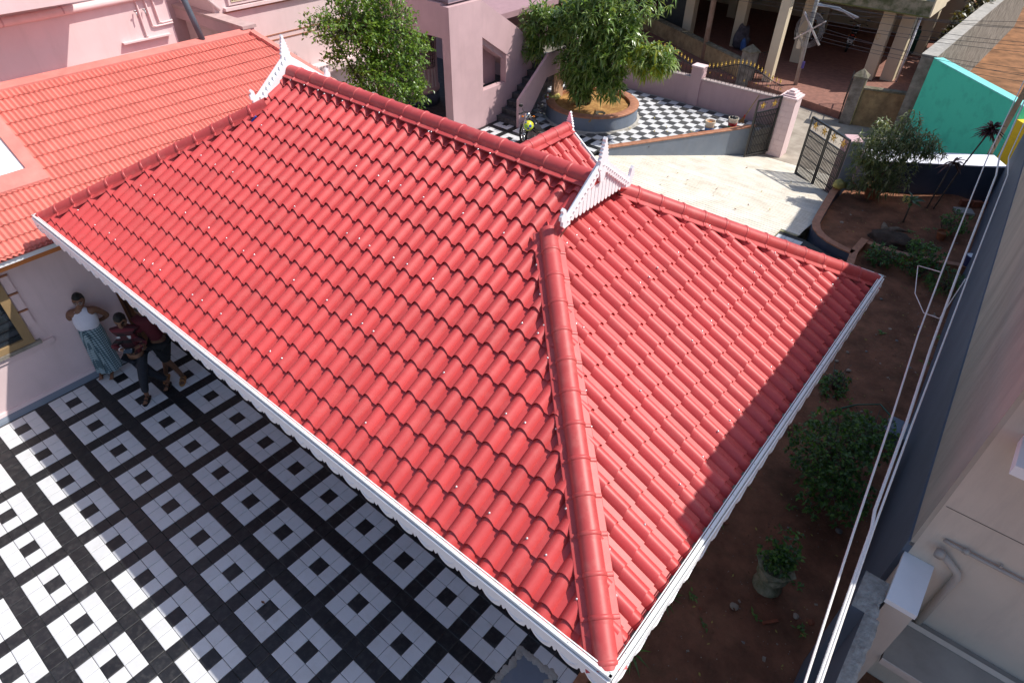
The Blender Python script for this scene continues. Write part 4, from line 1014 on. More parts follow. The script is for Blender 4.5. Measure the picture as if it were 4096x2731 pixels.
# ---- ropes ----
rm = mat('white_rope', (.86, .85, .82), rough=.8, c2=(.6, .58, .55), scale=160, world=True)
def rope(pts, r, label):
    P = []; n = 0
    pts = [Vector(p) for p in pts]
    for i in range(len(pts)-1):
        for k in range(10): P.append(pts[i].lerp(pts[i+1], k/10))
    P.append(pts[-1])
    b = MB(); b.smooth = True; b.tube(P, r, 7)
    # raised strand winding round the rope
    S = []; s_ = 0
    for i in range(len(P)-1):
        d = (P[i+1]-P[i]); Ls = d.length; d.normalize(); a = d.cross(Vector((0, 0, 1))).normalized(); c = d.cross(a)
        for k in range(max(1, int(Ls/.012))):
            t = k/max(1, int(Ls/.012)); q = (s_+t*Ls)*150; S.append(P[i].lerp(P[i+1], t)+(a*math.cos(q)+c*math.sin(q))*r*.8)
        s_ += Ls
    if len(S) < 2600: b.tube(S, r*.42, 4)
    return tag(b.build('rope', rm), label, 'rope', 'ropes strung past the beige building')
z = 3.5
rope([(10.95, -.4, z), (10.81, 1.62, z), (10.70, 2.91, z), (10.60, 4.2, z), (10.47, 5.71, z), (10.38, 7.16, z), (10.21, 10.33, z), (10.17, 11.13, z), (10.02, 15.7, z), (9.95, 18, z)], .0085, 'leftmost thin white rope of the three stretched along the beige building')
rope([(11.04, -.4, z), (10.87, 1.66, z), (10.795, 3.02, z), (10.765, 3.2, z), (10.71, 4.29, z), (10.62, 5.58, z), (10.53, 7.29, z), (10.39, 10.48, z), (10.31, 11.25, z), (10.21, 14.35, z), (10.12, 18, z)], .0125, 'thick middle white rope of the three stretched along the beige building')
rope([(11.05, -.4, z+.01), (10.885, 1.66, z+.01), (10.805, 3.04, z+.01), (10.75, 4.33, z), (10.72, 5.14, z), (10.64, 7.21, z), (10.52, 10.6, z), (10.42, 11.35, z), (10.34, 15, z), (10.28, 18, z)], .0085, 'rightmost thin white rope of the three, nearest the beige building')
rope([(10.385, 7.12, z), (10.13, 7.25, z-.08), (10.25, 6.75, z-.16), (10.42, 6.45, z-.18), (10.58, 6.4, z-.15), (10.625, 7.15, z)], .005, 'slack loop of thin cord knotted between the outer ropes')
# ---- street poles and cables ----
gal = mat('grey_pole_paint', (.42, .42, .40), rough=.55, c2=(.28, .27, .25), scale=5)
up_ = thing('utility_pole', 'grey metal utility pole with crossed arms and coiled cable by the neighbour gate', 'pole', (2.84, 25.83, -.86))
b = MB(); b.smooth = True; b.tube([(2.84, 25.83, -.9), (2.80, 25.6, 1.5), (2.78, 25.55, 4.5)], .075, 12); b.build('pole_shaft', gal, up_)
for (y0, z0, y1, z1) in (((2.50), 1.98, 3.36, 1.00), ((2.42), 1.06, 3.34, 1.80)):
    MB().bar((y0, 25.48, z0), (y1, 25.46, z1), .05, .09, (0, 1, 0)).build('cross_arm', steel, up_)
bx_ = MB().bb((2.56, 25.46, .75), (2.70, 25.58, 1.22)).build('meter_box', cream, up_)
b = MB(); random.seed(2)
for k in range(7): 
    r_ = .42+.05*k*.6; b.tube([(2.86+rx(.02)+r_*math.cos(q)*.85, 25.44+.01*k, 1.42+r_*math.sin(q)) for q in [2*math.pi*j/22 for j in range(23)]], .006, 4)
b.build('cable_coil', mat('grey_cable', (.20, .19, .20), rough=.6), up_)
MB().bb((2.77, 25.69, .05), (2.98, 25.71, .30)).build('notice', mat('blue_notice', (.10, .08, .30), rough=.6), up_)
bp_ = thing('brown_pole', 'rusty brown pole with peeling paper by the ochre wall', 'pole', (-1.39, 26.4, -.86))
b = MB(); b.smooth = True; b.tube([(-1.39, 26.4, -.9), (-1.42, 26.3, 4)], .11, 12); b.build('pole_shaft', mat('rusty_brown', (.24, .15, .10), rough=.9, c2=(.38, .26, .20), scale=5), bp_)
MB().tube([(-1.39, 26.4, .02), (-1.395, 26.39, .14)], .113, 12, False).build('paper_band', concl, bp_)
tp_ = thing('concrete_post', 'slanting tan concrete post behind the purple cordyline', 'post', (10.0, 19.6, -.9))
MB().bar((9.96, 19.55, -.9), (10.10, 19.6, 4.6), .12, .12, (0, 1, 0)).build('post_shaft', mat('tan_concrete', (.30, .23, .15), rough=.9, var=.2), tp_)
cm = mat('black_cable', (.05, .05, .06), rough=.5)
def cable(a, b_, sag, i):
    a, b_ = Vector(a), Vector(b_); P = [a.lerp(b_, k/16)-Vector((0, 0, sag*4*(k/16)*(1-k/16))) for k in range(17)]
    mb = MB(); mb.tube(P, .0065, 5); tag(mb.build('overhead_cable', cm), 'thin dark overhead cable strung right from the utility pole', 'cable', 'overhead cables from the utility pole')
random.seed(31)
for i in range(10): cable((2.8+rx(.3), 25.5, 1.2+i*.13), (13+rx(1), 24.5+rx(3.5), 1.5+i*.2+rx(.35)), .25+rx(.12), i)
for i in range(3): cable((2.8, 25.5, 2.0+.1*i), (-8, 26+i*.5, 2.2+i*.2), .12, i)
b = MB()
for k in range(6): b.tube([(2.9+rx(.03), 25.4+rx(.05), 2.28+rx(.05)), (3.6+rx(.03), 25.6, 2.22+rx(.05)), (4.3+rx(.1), 25.7, 2.02+rx(.06))], .016, 5)
tag(b.build('cable_bundle', steel), 'pale bundle of taped cables hanging right of the utility pole', 'cable')
# ================= vegetation =================
def leafmat(name, c, tr=.32, rough=.36, spec=.6):
    m = mat(name, c, rough=rough, spec=spec, var=.18, scale=3)
    n = m.node_tree.nodes; l = m.node_tree.links; b = n['Principled BSDF']; out = n['Material Output']
    t = n.new('ShaderNodeBsdfTranslucent'); t.inputs[0].default_value = (min(1, c[0]*1.6+.02), min(1, c[1]*1.5+.02), c[2]*.6, 1)
    mx = n.new('ShaderNodeMixShader'); mx.inputs[0].default_value = tr; l.new(b.outputs[0], mx.inputs[1]); l.new(t.outputs[0], mx.inputs[2]); l.new(mx.outputs[0], out.inputs[0]); return m
G1 = [leafmat('leaf_bright', (.17, .27, .04)), leafmat('leaf_mid', (.105, .20, .03)), leafmat('leaf_dark', (.055, .12, .022))]
GM = [leafmat('mango_leaf', (.15, .25, .055), rough=.30), leafmat('mango_leaf_dark', (.075, .145, .036), rough=.30), leafmat('mango_leaf_pale', (.24, .32, .11), rough=.30), leafmat('mango_leaf_young', (.26, .29, .02))]
GB = [leafmat('lance_leaf', (.14, .18, .07)), leafmat('lance_leaf_dark', (.07, .105, .04)), leafmat('lance_leaf_pale', (.23, .25, .14))]
GP = [leafmat('purple_leaf', (.075, .018, .030), rough=.4), leafmat('purple_leaf_dark', (.030, .010, .016), rough=.4), leafmat('purple_leaf_pale', (.16, .07, .08), rough=.4)]
bark = mat('dark_bark', (.045, .035, .026), rough=.95, var=.4, scale=14, bump=.6, bscale=30)
barkl = mat('grey_bark', (.12, .10, .08), rough=.95, var=.3, scale=14, bump=.5, bscale=30)
def leaf(b, p, d, L, w_, mi, droop=.15, upv=Vector((0, 0, 1))):
    p = Vector(p); d = Vector(d).normalized(); s_ = d.cross(upv)
    if s_.length < .05: s_ = d.cross(Vector((1, 0, 0)))
    s_.normalize(); n = s_.cross(d); b.cur = mi
    q = random.uniform(-.5, .5); s2 = s_*math.cos(q)+n*math.sin(q)
    m_ = p+d*L*.45-Vector((0, 0, droop*L*.25)); t = p+d*L-Vector((0, 0, droop*L))
    b.add([p, m_+s2*w_*.5+n*w_*.12, t, m_-s2*w_*.5+n*w_*.12, m_], [(0, 4, 1), (1, 4, 2), (0, 3, 4), (3, 2, 4)])
def rdir(zb=0):
    v = Vector((random.gauss(0, 1), random.gauss(0, 1), random.gauss(0, 1)+zb)); return v.normalized()
def whorl(b, p, d, n, L, w_, mats, droop, spread=1.0):
    for k in range(n):
        dd = (Vector(d)*.35+rdir(.1)*spread).normalized(); leaf(b, Vector(p)+rdir()*.02, dd, L*random.uniform(.7, 1.15), w_*random.uniform(.8, 1.2), random.choice(mats), droop*random.uniform(.5, 1.4))
def tree(name, label, base, limbs, lobes, leafer, tips, mats, barkm, rad, group=None, cat='tree'):
    """limbs: polylines with radius; lobes: (centre, radii, count) volumes filled with tips"""
    t = thing(name, label, cat, base, group); b = MB(); b.smooth = True
    for pts, r0_, r1_ in limbs: b.tube(pts, [lerp(r0_, r1_, i/(len(pts)-1)) for i in range(len(pts))], 9)
    tw__ = MB(); cr = MB()
    for c, r_, n in lobes:
        c = Vector(c)
        for k in range(n):
            v = rdir(); q = random.random()**.38; 
            p = c+Vector((v.x*r_[0], v.y*r_[1], v.z*r_[2]))*q
            if random.random() < .18: b.tube([c+(p-c)*.25, c+(p-c)*.7+rdir()*.05, p], [.014*rad, .009*rad, .004*rad], 4, False)
            leafer(cr, p, (p-c).normalized() if (p-c).length > .01 else Vector((0, 0, 1)))
    b.build('trunk', barkm, t); cr.build('crown', mats, t); return t
random.seed(40)
# broad-leaved tree between house and entrance
def lf1(b, p, d):
    ax = (d+rdir()*.6).normalized()
    for k in range(7):
        q = Vector(p)+ax*(k*.035-.08); s_ = rdir(.2); leaf(b, q, (ax*.4+s_).normalized(), random.uniform(.07, .11), .05, random.choice((0, 0, 1, 1, 2)), .1)
tree('leafy_tree', 'bright green leafy tree against the pale pink wall behind the ridge', (-1.7, 9.1, 0),
     [([(-1.7, 9.1, 0), (-1.65, 9.0, 1.6), (-1.6, 8.9, 3.0), (-1.7, 8.9, 4.6)], .09, .03), ([(-1.62, 8.95, 1.8), (-1.5, 9.6, 2.8), (-1.4, 9.9, 3.4)], .04, .015), ([(-1.62, 8.95, 2.0), (-1.6, 8.2, 3.1), (-1.5, 7.8, 3.9)], .04, .015)],
     [((-1.55, 8.35, 3.9), (.55, .8, .68), 470), ((-1.5, 9.2, 3.75), (.6, .75, .8), 520), ((-1.4, 9.25, 2.75), (.5, .7, .6), 380), ((-1.35, 8.5, 2.95), (.4, .55, .5), 210), ((-1.3, 9.9, 3.15), (.35, .5, .35), 90), ((-1.2, 9.75, 2.25), (.25, .35, .35), 55), ((-1.6, 7.5, 4.1), (.25, .4, .18), 42), ((-1.5, 7.75, 3.45), (.2, .28, .15), 26), ((-1.6, 8.9, 4.8), (.8, 1.1, .6), 200)],
     lf1, 0, G1, barkl, 1)
# mango tree
def lfm(b, p, d):
    y = p.x > 1.1 and p.z < 2.7 and random.random() < .42
    whorl(b, p, d, 9, .26, .058, (3, 3, 2) if y else (0, 0, 1, 2, 2), .28 if not y else .8)
random.seed(41)
tree('mango_tree', 'mango tree with drooping glossy leaves growing in the round planter', (-.66, 16.26, .36),
     [([(-.68, 16.26, .30), (-.66, 16.26, .9), (-.55, 16.35, 1.6), (-.5, 16.4, 2.6), (-.4, 16.5, 3.6)], .24, .12), ([(-.55, 16.35, 1.5), (.2, 16.2, 1.9), (1.0, 16.0, 2.2), (1.6, 15.9, 2.3)], .10, .03), ([(-.55, 16.35, 1.5), (-1.3, 16.0, 2.1), (-2.0, 15.7, 2.4)], .10, .03), ([(-.5, 16.35, 1.2), (.1, 15.6, 1.5), (.2, 15.3, 1.4)], .07, .02), ([(-.5, 16.4, 2.2), (.4, 16.9, 3.0), (.9, 17.2, 3.3)], .09, .03)],
     [((-.3, 16.1, 2.9), (1.25, 1.0, .95), 400), ((.55, 15.9, 2.35), (.85, .7, .65), 220), ((1.65, 16.0, 2.25), (.70, .5, .45), 150), ((-.25, 15.6, 1.85), (.75, .5, .6), 190), ((.45, 15.75, 1.45), (.55, .45, .50), 130), ((-.35, 15.55, 1.15), (.42, .32, .40), 75), ((-.95, 15.8, 1.6), (.5, .4, .5), 70), ((-1.9, 15.7, 2.6), (.85, .5, .6), 170), ((-2.2, 15.5, 1.95), (.5, .3, .38), 60), ((-1.2, 16.0, 2.6), (.8, .7, .7), 120), ((.2, 16.6, 3.6), (1.6, 1.2, .7), 120)],
     lfm, 0, GM, bark, 1.6)
# lance-leaved shrub in a pot by the gate
def lfb(b, p, d): whorl(b, p, Vector((d.x, d.y, d.z*.5+.3)), 7, .165, .032, (0, 0, 1, 1, 2), .45)
random.seed(42)
sh = tree('potted_shrub', 'tall lance-leaved shrub in a clay pot beside the two-panel gate leaf', (8.06, 16.75, -.1),
     [([(8.06+rx(.05), 16.75, .15), (8.06+a, 16.7+c, .9), (8.06+1.7*a, 16.7+1.6*c, h)], .022, .007) for a, c, h in ((.1, .1, 1.9), (.35, .1, 1.7), (-.3, -.1, 1.5), (.2, -.3, 1.4), (-.05, .25, 1.6), (.6, .2, 1.3))],
     [((8.1, 16.6, 1.2), (.85, .55, .55), 330), ((8.6, 16.7, 1.55), (.55, .35, .35), 130), ((8.0, 16.5, .55), (.65, .45, .45), 170), ((8.3, 16.6, 2.0), (.28, .25, .25), 34), ((7.65, 16.5, .95), (.35, .3, .3), 45), ((9.0, 16.85, 1.35), (.25, .2, .25), 20), ((8.55, 16.5, .6), (.3, .3, .25), 30), ((7.8, 16.6, 1.75), (.25, .25, .2), 24)],
     lfb, 0, GB, barkl, .6, cat='shrub')
claym = mat('clay_pot', (.30, .11, .05), rough=.8, var=.25, scale=8)
def pot(par, c, r_, h, m=None):
    b = MB(); b.smooth = True; b.lathe([(r_*.62, 0), (r_*.95, h*.85), (r_*1.08, h*.86), (r_*1.08, h), (r_*.95, h), (r_*.9, h*.8), (0, h*.78)], c, 22); o = b.build('pot', m or claym, par); o.data.set_sharp_from_angle(angle=R(40)); return o
pot(sh, (8.1, 16.72, -.1), .24, .34)
# plumeria
random.seed(43)
pm_ = thing('plumeria_plant', 'young plumeria with broad leaves and pale yellow flowers in the garden bed', 'plant', (9.1, 15.9, -.1))
b = MB(); b.smooth = True; b.tube([(9.1, 15.9, -.12), (9.09, 15.88, .25), (9.08, 15.86, .52)], [.022, .02, .016], 7); b.build('stem', barkl, pm_)
b = MB()
for k in range(15):
    q = k*2.4; leaf(b, (9.08, 15.86, .45+.006*k), (math.cos(q), math.sin(q), .25+.03*k), .34+rx(.05), .10, random.choice((0, 1)), .35)
b.build('leaves', [leafmat('plumeria_leaf', (.05, .11, .025), rough=.3), leafmat('plumeria_leaf_dark', (.03, .075, .02), rough=.3)], pm_)
b = MB()
for k in range(14): c = Vector((8.97+rx(.07), 15.72+rx(.06), .55+rx(.06))); flower(b, c, Vector((.8, .6, 0)), .04)
b.build('flowers', mat('pale_yellow_petal', (.75, .62, .22), rough=.5), pm_)
# purple cordylines
def cordyline(stem, hd, n, L, label, seed):
    random.seed(seed); t = thing('cordyline', label, 'plant', stem[0], 'purple cordylines'); b = MB(); b.smooth = True
    b.tube(stem, [.018]*len(stem), 6); b.build('stem', barkl, t); c = MB()
    for k in range(n):
        q = random.uniform(0, 6.28); e = random.uniform(-.5, 1.1); d = Vector((math.cos(q)*math.cos(e), math.sin(q)*math.cos(e), math.sin(e)))
        p0 = Vector(hd)+Vector((0, 0, rx(.05))); Lk = L*random.uniform(.7, 1.1); mi = random.choice((0, 0, 1, 1, 2)); sd = d.cross(Vector((0, 0, 1))).normalized(); c.cur = mi
        pts = [p0+d*Lk*u-Vector((0, 0, .45*Lk*u*u)) for u in (0, .3, .6, .85, 1)]; ws = (.012, .026, .026, .014, .001)
        P = [];
        for pp, w_ in zip(pts, ws): P += [pp+sd*w_, pp-Vector((0, 0, w_*.4)), pp-sd*w_]
        c.add(P, [(i*3+j, i*3+j+1, i*3+j+4, i*3+j+3) for i in range(4) for j in range(2)])
    c.build('leaves', GP, t)
cordyline([(9.50, 17.15, -.1), (9.64, 17.25, 1.0), (9.84, 17.38, 1.98)], (9.85, 17.38, 1.98), 70, .38, 'tall purple cordyline with a dense round head in front of the turquoise wall', 1)
cordyline([(9.36, 17.1, -.1), (9.40, 17.12, .5), (9.44, 17.15, 1.12)], (9.44, 17.15, 1.12), 22, .40, 'shorter purple cordyline with arching leaves in front of the white wall top', 2)
# garden shrubs
def lfs(b, p, d): whorl(b, p, d, 6, .075, .04, (0, 1, 1, 2, 2), .2)
GS = [leafmat('shrub_leaf', (.13, .27, .045)), leafmat('shrub_leaf_mid', (.08, .18, .04)), leafmat('shrub_leaf_dark', (.045, .11, .03))]
def shrub(base, lobes, label, seed, lf=lfs, mats=GS, name='shrub', group=None):
    random.seed(seed); bx_, by_, bz_ = base
    return tree(name, label, base, [([(bx_, by_, bz_-.02), (bx_+rx(.15), by_+rx(.15), bz_+.2), (bx_+rx(.3), by_+rx(.3), bz_+.4)], .012, .005) for k in range(6)], lobes, lf, 0, mats, barkl, .5, group, 'shrub')
shrub((9.2, 13.5, -.1), [((9.2, 13.55, .15), (.38, .35, .26), 110)], 'rounded green shrub in the corner of the brown kerb', 51)
shrub((9.95, 13.65, -.1), [((9.95, 13.65, .25), (.48, .42, .40), 170), ((9.75, 13.9, .45), (.25, .2, .2), 30)], 'larger bluish green shrub beside the brown kerb near the wall', 52)
def lfg(b, p, d):
    for k in range(9): leaf(b, p, (d+rdir(.3)*.8).normalized(), random.uniform(.10, .17), .014, random.choice((0, 1, 2)), .3)
shrub((10.55, 13.4, -.1), [((10.55, 13.4, .1), (.38, .35, .22), 90)], 'spiky dark green cycad-like plant by the wall under the cord loop', 53, lfg)
shrub((9.95, 16.0, -.1), [((10.15, 15.9, .3), (.35, .45, .28), 90)], 'potted green plants against the blue-grey wall base', 54)
pt = thing('clay_pots', 'clay pot among the plants at the wall base', 'pot', (9.98, 15.7, -.1)); pot(pt, (9.98, 15.65, -.1), .13, .2)
shrub((10.35, 6.6, -.1), [((10.25, 6.7, .65), (.62, .75, .48), 430), ((10.5, 6.2, .4), (.5, .5, .42), 190), ((10.6, 7.2, .7), (.4, .4, .35), 110)], 'big dense dark green bush in the shaded strip right of the roof', 55)
shrub((9.75, 8.9, -.1), [((9.75, 8.9, .0), (.26, .38, .12), 60)], 'low sprawling weed on the red soil close to the gutter', 56)
shrub((10.5, 8.2, -.1), [((10.45, 8.15, .1), (.5, .18, .12), 70)], 'low trailing plant behind the big bush', 57)
# strap-leaved lilies under the gutter
def lily(x, y, seed):
    random.seed(seed); b = MB()
    for k in range(11):
        q = rx(3.14); leaf(b, (x, y, -.08), (math.cos(q), math.sin(q), .8), .36+rx(.06), .03, random.choice((0, 1)), .7)
    tag(b.build('lily_clump', GS[:2]), 'clump of strap-leaved lily growing under the gutter edge', 'plant', 'lilies under the gutter')
for i, yy in enumerate((2.3, 2.75, 3.15, 3.6, 4.1, 4.6, 5.2, 5.9)): lily(9.42+rx(.06)-.02*i, yy, 60+i)
# stone urn with plant
random.seed(71)
ur = thing('stone_urn', 'mossy carved stone urn holding a small plant on the red soil', 'urn', (10.33, 4.62, -.1))
mossy = mat('mossy_stone', (.34, .31, .22), rough=.95, c2=(.13, .14, .07), scale=9, bump=.9, bscale=22)
b = MB(); b.smooth = True; b.lathe([(.16, 0), (.19, .03), (.17, .08), (.13, .14), (.15, .19), (.15, .21)], (10.33, 4.62, -.1), 14); b.build('pedestal', mossy, ur)
b = MB(); n = 16; P = []
prof = [(.13, .21), (.20, .30), (.19, .40), (.23, .46), (.17, .47), (.13, .42), (.0, .40)]
b.lathe(prof, (10.33, 4.62, -.1), n)
for i, v in enumerate(b.v):
    k = i % n; j = i//n
    if j in (2, 3): f_ = 1.12 if k % 4 == 0 else .94; v.x = 10.33+(v.x-10.33)*f_; v.y = 4.62+(v.y-4.62)*f_
b.build('bowl', mossy, ur)
cr = MB()
for k in range(90): p = Vector((10.33+random.gauss(0, .10), 4.70+random.gauss(0, .10), .34+abs(random.gauss(.10, .13)))); lfs(cr, p, rdir(.5))
cr.build('foliage', GS, ur)
# ---- far greenery ----
random.seed(80)
def lff(b, p, d): whorl(b, p, d, 6, .26, .14, (0, 0, 1, 2), .2)
GF = [leafmat('sunny_leaf', (.16, .22, .035)), leafmat('field_leaf', (.09, .15, .03)), leafmat('field_leaf_dark', (.04, .08, .02))]
tree('far_bush', 'sunlit yellow-green bushes behind the pale railing above the stairs', (-7, 24, -.9), [([(-7, 24, -.9), (-7, 24, .5)], .05, .02)], [((-6.5, 23.5, -.1), (2.6, 1.8, .9), 420), ((-9, 26, .3), (3, 2, 1.2), 300)], lff, 0, GF, barkl, 1, cat='bush')
rl = thing('pale_railing', 'pale ornate railing in front of the sunlit bushes above the stairs', 'railing', (-4.6, 20.5, -.8))
for i in range(34):
    x = -8.2+i*.19; MB().bar((x, 20.6, .05), (x, 20.6, .98+.05*(i % 2)), .022).build('baluster', concl, rl)
for z_ in (.12, .5, .9): MB().bar((-8.3, 20.6, z_), (-1.8, 20.6, z_), .03).build('rail', concl, rl)
tree('roadside_tree', 'dark slim tree with green leaves at the upper right edge above the dirt yard', (9.9, 27.2, -.8), [([(9.9, 27.2, -.9), (10.1, 27.5, .8), (10.4, 28, 3)], .14, .08)], [((10.6, 28.5, .9), (.8, 1.2, .9), 120), ((11.5, 29, 1.2), (1.4, 1.4, 1.2), 200)], lff, 0, GF, bark, 1)
for i, (x, y, s_) in enumerate(((9.2, 25.9, .35), (9.0, 25.2, .22), (10.4, 29.2, .5), (9.7, 26.7, .3))):
    shrub((x, y, -.95), [((x, y, -.95+s_*.7), (s_, s_, s_*.6), int(90*s_)+30)], ['yellow-green weeds along the foot of the grey wall', 'small yellow weed beside the turquoise wall top', 'leafy potted plant by the far dirt yard', 'low dusty weeds in the middle of the dirt yard'][i], 90+i, lff if s_ > .3 else lfs, GF, 'yard_weed')
tree('alley_thicket', 'dark dry thicket in the alley between the stilt house and the grey wall', (6.7, 31, -.6), [([(6.6, 30.5, -.9), (6.8, 31.5, 1.5)], .05, .02), ([(6.9, 33, -.9), (6.7, 34, 2.2)], .05, .02)], [((6.75, 31.5, .9), (.4, 1.6, .9), 130), ((6.8, 34.5, 1.6), (.5, 2, 1.1), 150)], lff, 0, [leafmat('dry_leaf', (.10, .08, .04)), leafmat('dry_leaf_dark', (.05, .045, .025)), leafmat('dull_green', (.05, .065, .03))], barkl, 1, cat='thicket')

# ---- weeds on the soil ----
random.seed(120)
for k in range(26):
    y = random.uniform(3.5, 13.2); x = random.uniform(9.5, 10.9)
    if k > 18: x, y = random.uniform(7.9, 10.3), random.uniform(14.3, 16.6)
    b = MB()
    for j in range(random.randint(5, 12)): q = rx(3.14); leaf(b, (x+rx(.05), y+rx(.05), -.09), (math.cos(q), math.sin(q), .5), random.uniform(.05, .11), .03, random.choice((0, 1)), .3)
    tag(b.build('weed', GS[:2]), 'tiny green weed sprouting from the shaded red soil', 'weed', 'weeds on the garden soil')
# ================= vehicles, small things, people =================
random.seed(101)
chrome = mat('chrome', (.6, .6, .6), rough=.15, metal=1.0, var=.05); rubber = mat('tyre_rubber', (.014, .014, .014), rough=.85, var=.2)
lampr = mat('red_lamp', (.45, .03, .01), rough=.2); seatm = mat('black_vinyl', (.012, .012, .013), rough=.5)
def torus(b, c, R_, r_, ax=Vector((0, 1, 0)), n=22, m=8):
    b.smooth = True; b.tube([Vector(c)+Vector((R_*math.cos(2*math.pi*k/n), 0, R_*math.sin(2*math.pi*k/n))) for k in range(n+1)], r_, m, False)
def motorcycle(x, y, z, rz, label, paint, plate=True, group='parked motorcycles'):
    """nose along +x in local space"""
    M = Matrix.Translation((x, y, z)) @ Matrix.Rotation(rz, 4, 'Z') @ Matrix.Rotation(R(7), 4, 'X')
    t = thing('motorcycle', label, 'motorcycle', (x, y, z), group)
    for wx in (.62, -.60):
        b = MB(M); torus(b, (wx, 0, .29), .245, .052); wh = b.build('tyre', rubber, t)
        b = MB(M); torus(b, (wx, 0, .29), .205, .016)
        for k in range(6): q = k*math.pi/3; b.bar((wx, 0, .29), (wx+.2*math.cos(q), 0, .29+.2*math.sin(q)), .022)
        b.tube([(wx, -.06, .29), (wx, .06, .29)], .045, 10); b.build('rim', chrome, t)
        b = MB(M); b.smooth = True; b.tube([(wx+.31*math.cos(q), 0, .29+.31*math.sin(q)) for q in [R(20+k*14) for k in range(10)]], .045, 6); b.build('mudguard', paint, t)
    for s_ in (-1, 1):
        b = MB(M); b.smooth = True; b.tube([(.62, s_*.085, .29), (.48, s_*.085, .72), (.44, s_*.07, .86)], .024, 7); b.build('fork', chrome, t)
        b = MB(M); b.smooth = True; b.tube([(-.6, s_*.10, .30), (-.15, s_*.10, .34)], .025, 6); b.build('swing_arm', black, t)
        b = MB(M); b.smooth = True; b.tube([(-.5, s_*.13, .32), (-.42, s_*.12, .66)], .028, 8); b.build('shock_absorber', chrome, t)
        b = MB(M); b.smooth = True; b.tube([(.40, s_*.02, .98), (.36, s_*.20, 1.02), (.27, s_*.36, 1.0)], .014, 7); b.tube([(.30, s_*.29, 1.005), (.25, s_*.40, .995)], .021, 8); b.build('handlebar', black, t)
        b = MB(M); b.smooth = True; b.tube([(.36, s_*.22, 1.02), (.38, s_*.29, 1.16)], .008, 5); b.sphere((.38, s_*.32, 1.19), (.02, .07, .045), 10, 6); b.build('mirror', black, t)
        b = MB(M); b.smooth = True; b.sphere((-.72, s_*.15, .66), (.035, .04, .025), 8, 6); b.sphere((.50, s_*.17, .84), (.035, .04, .025), 8, 6); b.build('indicator', mat('amber_lens', (.6, .16, .01), rough=.2), t)
    def blob(nm, c, r_, m, n=14, k=10):
        b = MB(M); b.smooth = True; b.sphere(c, r_, n, k); return b.build(nm, m, t)
    blob('fuel_tank', (.14, 0, .80), (.27, .145, .125), paint); blob('engine', (.04, 0, .43), (.19, .13, .17), mat('engine_metal', (.12, .12, .12), rough=.4, metal=.6))
    blob('headlamp', (.53, 0, .86), (.085, .10, .10), chrome)
    b = MB(M); b.bar((.40, 0, .84), (-.10, 0, .40), .05); b.bar((.36, 0, .74), (.1, 0, .3), .04); b.bar((-.1, 0, .62), (-.66, 0, .68), .06); b.build('frame', black, t)
    b = MB(M); b.prism([(-.68, .74), (-.60, .70), (-.08, .72), (.0, .80), (-.06, .84), (-.30, .80), (-.62, .84), (-.70, .82)], (0, .12, 0), (1, 0, 0), (0, 0, 1), (0, -1, 0), .24); bevel(b.build('seat', seatm, t, fix=True), .03, 3)
    b = MB(M); b.prism([(-.55, .52), (-.12, .50), (-.10, .68), (-.66, .72)], (0, .11, 0), (1, 0, 0), (0, 0, 1), (0, -1, 0), .22); bevel(b.build('side_panel', paint, t, fix=True), .03, 3)
    b = MB(M); b.smooth = True; b.tube([(.08, -.12, .36), (-.1, -.15, .26), (-.42, -.17, .30), (-.78, -.18, .36)], [.02, .025, .045, .045], 10); b.build('exhaust', chrome, t)
    b = MB(M); b.smooth = True; b.tube([(-.55, .12, .80), (-.80, .10, .86), (-.80, -.10, .86), (-.55, -.12, .80)], .014, 6); b.build('grab_rail', chrome, t)
    blob('tail_lamp', (-.74, 0, .72), (.04, .08, .04), lampr, 10, 6)
    b = MB(M); b.bar((-.68, 0, .70), (-.84, 0, .50), .08, .03); b.build('rear_fender', black, t)
    b = MB(M); b.box((-.86, 0, .50), (.012, .22, .13)); pl_ = b.build('number_plate', white, t)
    b = MB(M); 
    for k in range(4): b.box((-.868, -.075+.05*k, .53), (.003, .028, .035)); b.box((-.868, -.075+.05*k, .475), (.003, .028, .035))
    b.build('plate_marks', black, t)
    b = MB(M); b.smooth = True; b.tube([(-.08, .12, .3), (-.12, .26, .01)], .012, 6); b.build('side_stand', black, t)
    return t
bk = mat('black_gloss', (.010, .010, .012), rough=.2, coat=.5)
motorcycle(-.18, 12.95, 0, R(150), 'black motorcycle parked behind the ridge near the stairs', bk)
motorcycle(2.75, 32.3, -.61, R(100), 'black motorcycle seen from behind on the red paving under the stilt house', bk)
motorcycle(.9, 32.0, -.61, R(110), 'dark motorcycle half hidden behind the utility pole under the stilt house', mat('dark_paint', (.012, .014, .02), rough=.25))
# helmet on the near motorcycle
hm = thing('helmet', 'yellow green and blue patterned helmet resting on the motorcycle near the stairs', 'helmet', (.0, 12.62, .86))
b = MB(); b.smooth = True; b.sphere((.0, 12.60, .92), (.135, .145, .135), 20, 14); hb = b.build('helmet_shell', mat('yellow_green_paint', (.50, .60, .05), rough=.25, coat=.4), hm)
def patch(c, d, r_, m):
    d = Vector(d).normalized(); a = d.cross(Vector((0, 0, 1))).normalized(); e = a.cross(d); b = MB(); c = Vector(c); P = [c+d*.142]
    for k in range(8): q = 2*math.pi*k/8; v = (d+(a*math.cos(q)+e*math.sin(q))*r_).normalized(); P.append(c+Vector((v.x*.138, v.y*.148, v.z*.138)))
    b.add(P, [(0, 1+k, 1+(k+1) % 8) for k in range(8)]); return b.build('helmet_patch', m, hm)
HC = (.0, 12.60, .92); ylw = mat('yellow_decal', (.75, .55, .03), rough=.3); blu = mat('blue_decal', (.02, .05, .35), rough=.3); gre = mat('green_decal', (.05, .45, .12), rough=.3)
